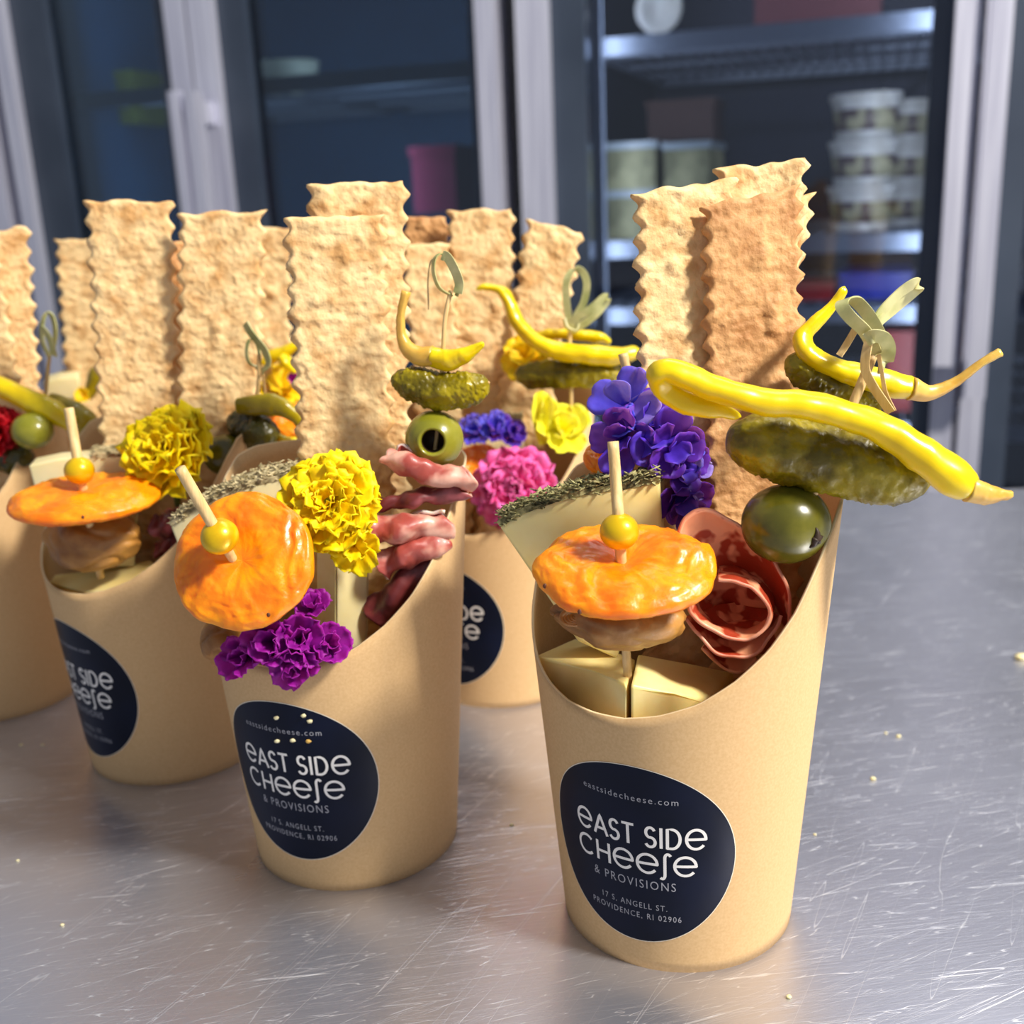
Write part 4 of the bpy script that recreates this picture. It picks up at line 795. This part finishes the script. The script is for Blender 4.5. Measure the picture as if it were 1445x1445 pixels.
flower('marigold', P(500, 770, 282), (.1, -.9, .2), [(5, 20, .9, 0), (4, 50, .7, .6)], mari, 'small lower cluster of yellow petals hanging above the cheese baton', 'flower', 'yellow marigolds', rs=13)
flower('marigold', P(247, 642, 350), (-.35, -.70, .62), [(10, 2, 1.75, 0), (9, 16, 1.7, 1.4), (8, 32, 1.45, 2.8), (7, 48, 1.15, 3.8), (6, 64, .85, 4.4)], mari, 'yellow marigold behind the leftmost apricot, beside the dark gherkin', 'flower', 'yellow marigolds', heart=2.5, stem=([(247, 645, 352), (250, 700, 360), (255, 760, 366)], [1.2, 1.]), rs=5, jit=.2)
am = [petal_mesh('petal_amber', 10, 11, .7, .15, M['amber'], s_, .02) for s_ in (1., 2.2, 3.1)]
flower('yellow_flower', P(400, 548, 452), (.1, -.7, .7), [(6, 15, 1.1, 0), (5, 35, .8, 1)], am, 'amber-yellow blossom far back with a magenta petal, left of big cracker', 'flower', rs=6)
flower('yellow_flower', P(742, 505, 424), (-.3, -.8, .5), [(6, 15, 1.0, 0), (5, 40, .7, 1)], am, 'amber-yellow blossom peeking out under the curled-tip pepper', 'flower', rs=7)
flower('yellow_flower', P(118, 560, 496), (0, -.8, .5), [(5, 30, .45, 0)], am, 'tiny yellow blossom far back at left, above thick pepper', 'flower', rs=8)
mg = [petal_mesh('petal_magenta', 8.5, 9.5, .75, .34, M['magenta'], s_, .04) for s_ in (1., 2.4, 3.3, 4.6)]
flower('magenta_bit', P(416, 540, 446), (.2, -.8, .4), [(3, 50, .6, 0)], mg, 'small magenta petals on the far amber blossom', 'flower', rs=9)
def cluster(name, spots, meshes, label, cat, rings, rs=1, grp=None, stem=None, base=None):
    t = thing(name, P(*base), label, cat, grp); rg = random.Random(rs); O_ = ORG[t.name]
    for (px, py, Y, nrm, sc_, mi) in spots:
        c = P(px, py, Y); x, y, n_ = basis(nrm); B_ = Matrix.Translation(tuple((c-O_)*SC)) @ Matrix(((x[0], y[0], n_[0]), (x[1], y[1], n_[1]), (x[2], y[2], n_[2]))).to_4x4()
        for k, (cnt, tilt, s_, lift) in enumerate(rings):
            for i in range(cnt):
                a = 2*math.pi*i/cnt+rg.uniform(-.2, .2)+k*.6; tl = math.radians(tilt+rg.uniform(-12, 12))
                o = bpy.data.objects.new('petal', meshes[(mi+rg.randrange(2)) % len(meshes)]); link(o, t)
                o.matrix_basis = B_ @ Matrix.Translation((0, 0, lift*SC)) @ Matrix.Rotation(a, 4, 'Z') @ Matrix.Rotation(tl, 4, 'X') @ Matrix.Scale(s_*sc_*rg.uniform(.9, 1.1), 4)
    if stem:
        for i, s_ in enumerate(stem): add('stem', tube([P(*p) for p in s_[0]], s_[1], 14, 10), M['stem'], t)
    return t
cluster('magenta_flower', [(350, 925, 272, (-.3, -.8, .4), .78, 0), (385, 905, 270, (-.1, -.9, .3), .85, 1), (425, 900, 270, (.1, -.9, .4), .85, 2), (462, 910, 271, (.4, -.8, .4), .75, 3), (415, 930, 268, (0, -.9, -.1), .8, 0), (440, 860, 274, (.1, -.6, .8), .6, 1)],
        mg, 'crumpled dark magenta flower hanging over the rim above the second sticker', 'flower', [(5, 26, 1.14, 0), (3, 58, .9, .6)], rs=2, stem=[([(430, 880, 276), (440, 850, 280), (447, 835, 284)], [.8, .6])], base=(400, 960, 272))
pu = [petal_mesh('petal_purple', 8.2, 8.4, .35, .22, M[k], s_, .01) for k, s_ in (('purple', 1.), ('violet', 2.), ('purple', 3.3), ('mauve', 4.), ('blue', 5.))]
pm = lambda *k: [pu[i] for i in k]
cluster('purple_flower', [(885, 572, 272, (-.5, -.7, .5), .98, 3), (880, 618, 268, (-.4, -.9, .1), .95, 0), (920, 600, 270, (.1, -.7, .7), .95, 1), (940, 625, 265, (.1, -.95, .2), 1.0, 0), (955, 650, 265, (.4, -.9, -.1), .9, 0), (968, 660, 268, (.8, -.5, .2), .85, 3), (955, 695, 266, (.3, -.9, -.3), .85, 1), (965, 715, 266, (.5, -.8, -.4), .6, 0)],
        pu, 'purple-blue blossoms on a stem beside the dark herb crust', 'flower', [(4, 14, 1.22, 0), (2, 48, .9, .5)], rs=4, stem=[([(905, 600, 272), (915, 660, 274), (925, 720, 276), (930, 800, 276)], [.9, 1.]), ([(925, 690, 274), (945, 700, 270), (958, 700, 267)], [.6, .5])], base=(930, 730, 272))
vi = [petal_mesh('petal_violet', 8, 7, .6, .25, M[k], s_, .03) for k, s_ in (('violet', 1.), ('blue', 2.5), ('violet', 3.7))]
cluster('violet_flower', [(672, 612, 404, (-.3, -.7, .6), .9, 0), (700, 606, 404, (0, -.8, .6), 1., 1), (722, 614, 402, (.2, -.8, .5), .8, 2)], vi, 'blurred violet flower right of the pitted olive', 'flower', [(6, 20, 1., 0), (5, 50, .8, .8)], rs=6, base=(700, 630, 404))
pk = [petal_mesh('petal_pink', 10, 10, 1.2, .22, M['pink'], s_, .05) for s_ in (1., 2.6, 3.8, 5.)]
flower('pink_carnation', P(728, 690, 392), (-.1, -.93, .3), [(8, 6, 1.55, 0), (8, 24, 1.45, 1.4), (7, 42, 1.15, 2.6), (6, 58, .95, 3.4), (5, 74, .75, 4)], pk, 'bright pink ruffled carnation hanging over the cup between the front cups', 'flower', rs=11, jit=.25)
lm_ = [petal_mesh('petal_lemon', 13, 12, .6, .3, M['lemon'], s_, .01) for s_ in (1., 2.8)]
t = flower('yellow_snapdragon', P(790, 612, 404), (.2, -.8, .5), [(5, 22, .95, 0), (4, 50, .75, 1)], lm_, 'lemon-yellow snapdragon above the pink carnation', 'flower', rs=12)
for dx, s_, rot in ((0, 1.35, 0), (1.4, 1.2, .3)):
    o = bpy.data.objects.new('petal', lm_[0]); link(o, t); q = P(764, 628, 400)-ORG[t.name]
    o.matrix_basis = Matrix.Translation(tuple((q+np.array([dx, dx, 0]))*SC)) @ Matrix.Rotation(math.radians(84), 4, 'X') @ Matrix.Rotation(.15+rot, 4, 'Y') @ Matrix.Scale(s_, 4) @ Matrix.Diagonal((.55, 1.15, 1, 1))
rd = [petal_mesh('petal_red', 9, 9, .9, .25, M['red'], s_, .03) for s_ in (1., 2.6, 3.8)]
flower('red_flower', P(0, 615, 410), (-.1, -.9, .3), [(8, 8, 1.2, 0), (7, 30, 1.1, 1.2), (6, 52, .9, 2)], rd, 'deep red flower cut by the left edge beside the light olive', 'flower', rs=14)
# crumbs stuck on the second sticker
for i, (px, py) in enumerate(((390, 1013), (437, 1018), (391, 1046), (413, 1045), (435, 1046), (428, 1010))):
    d = ray(px, py); cx = np.array([-52.7, 307.2, 0.]); ts = np.linspace(200, 330, 4000); q = EYE+ts[:, None]*d-cx; g = np.hypot(q[:, 0], q[:, 1])-(RB+TAPER*q[:, 2]+.4); k = np.where(g < 0)[0][0]
    add('sticker_crumb', blob(EYE+ts[k]*d, [(.8, 0, 0), (0, .35, 0), (0, 0, .55)], 8, 6, lambda d, i=i: d*(1+.4*nz(d, 2., i*2.))), M['cheese_rind' if i == 4 else 'cheese2'], label=['pale crumb on the second sticker above its web address, left', 'pale crumb on the second sticker above its web address, right', 'left of three crumbs in a row on the second sticker', 'middle of three crumbs in a row on the second sticker', 'right, brownish of three crumbs in a row on the second sticker', 'topmost tiny crumb on the second sticker'][i], cat='crumb', group='crumbs on the second sticker')
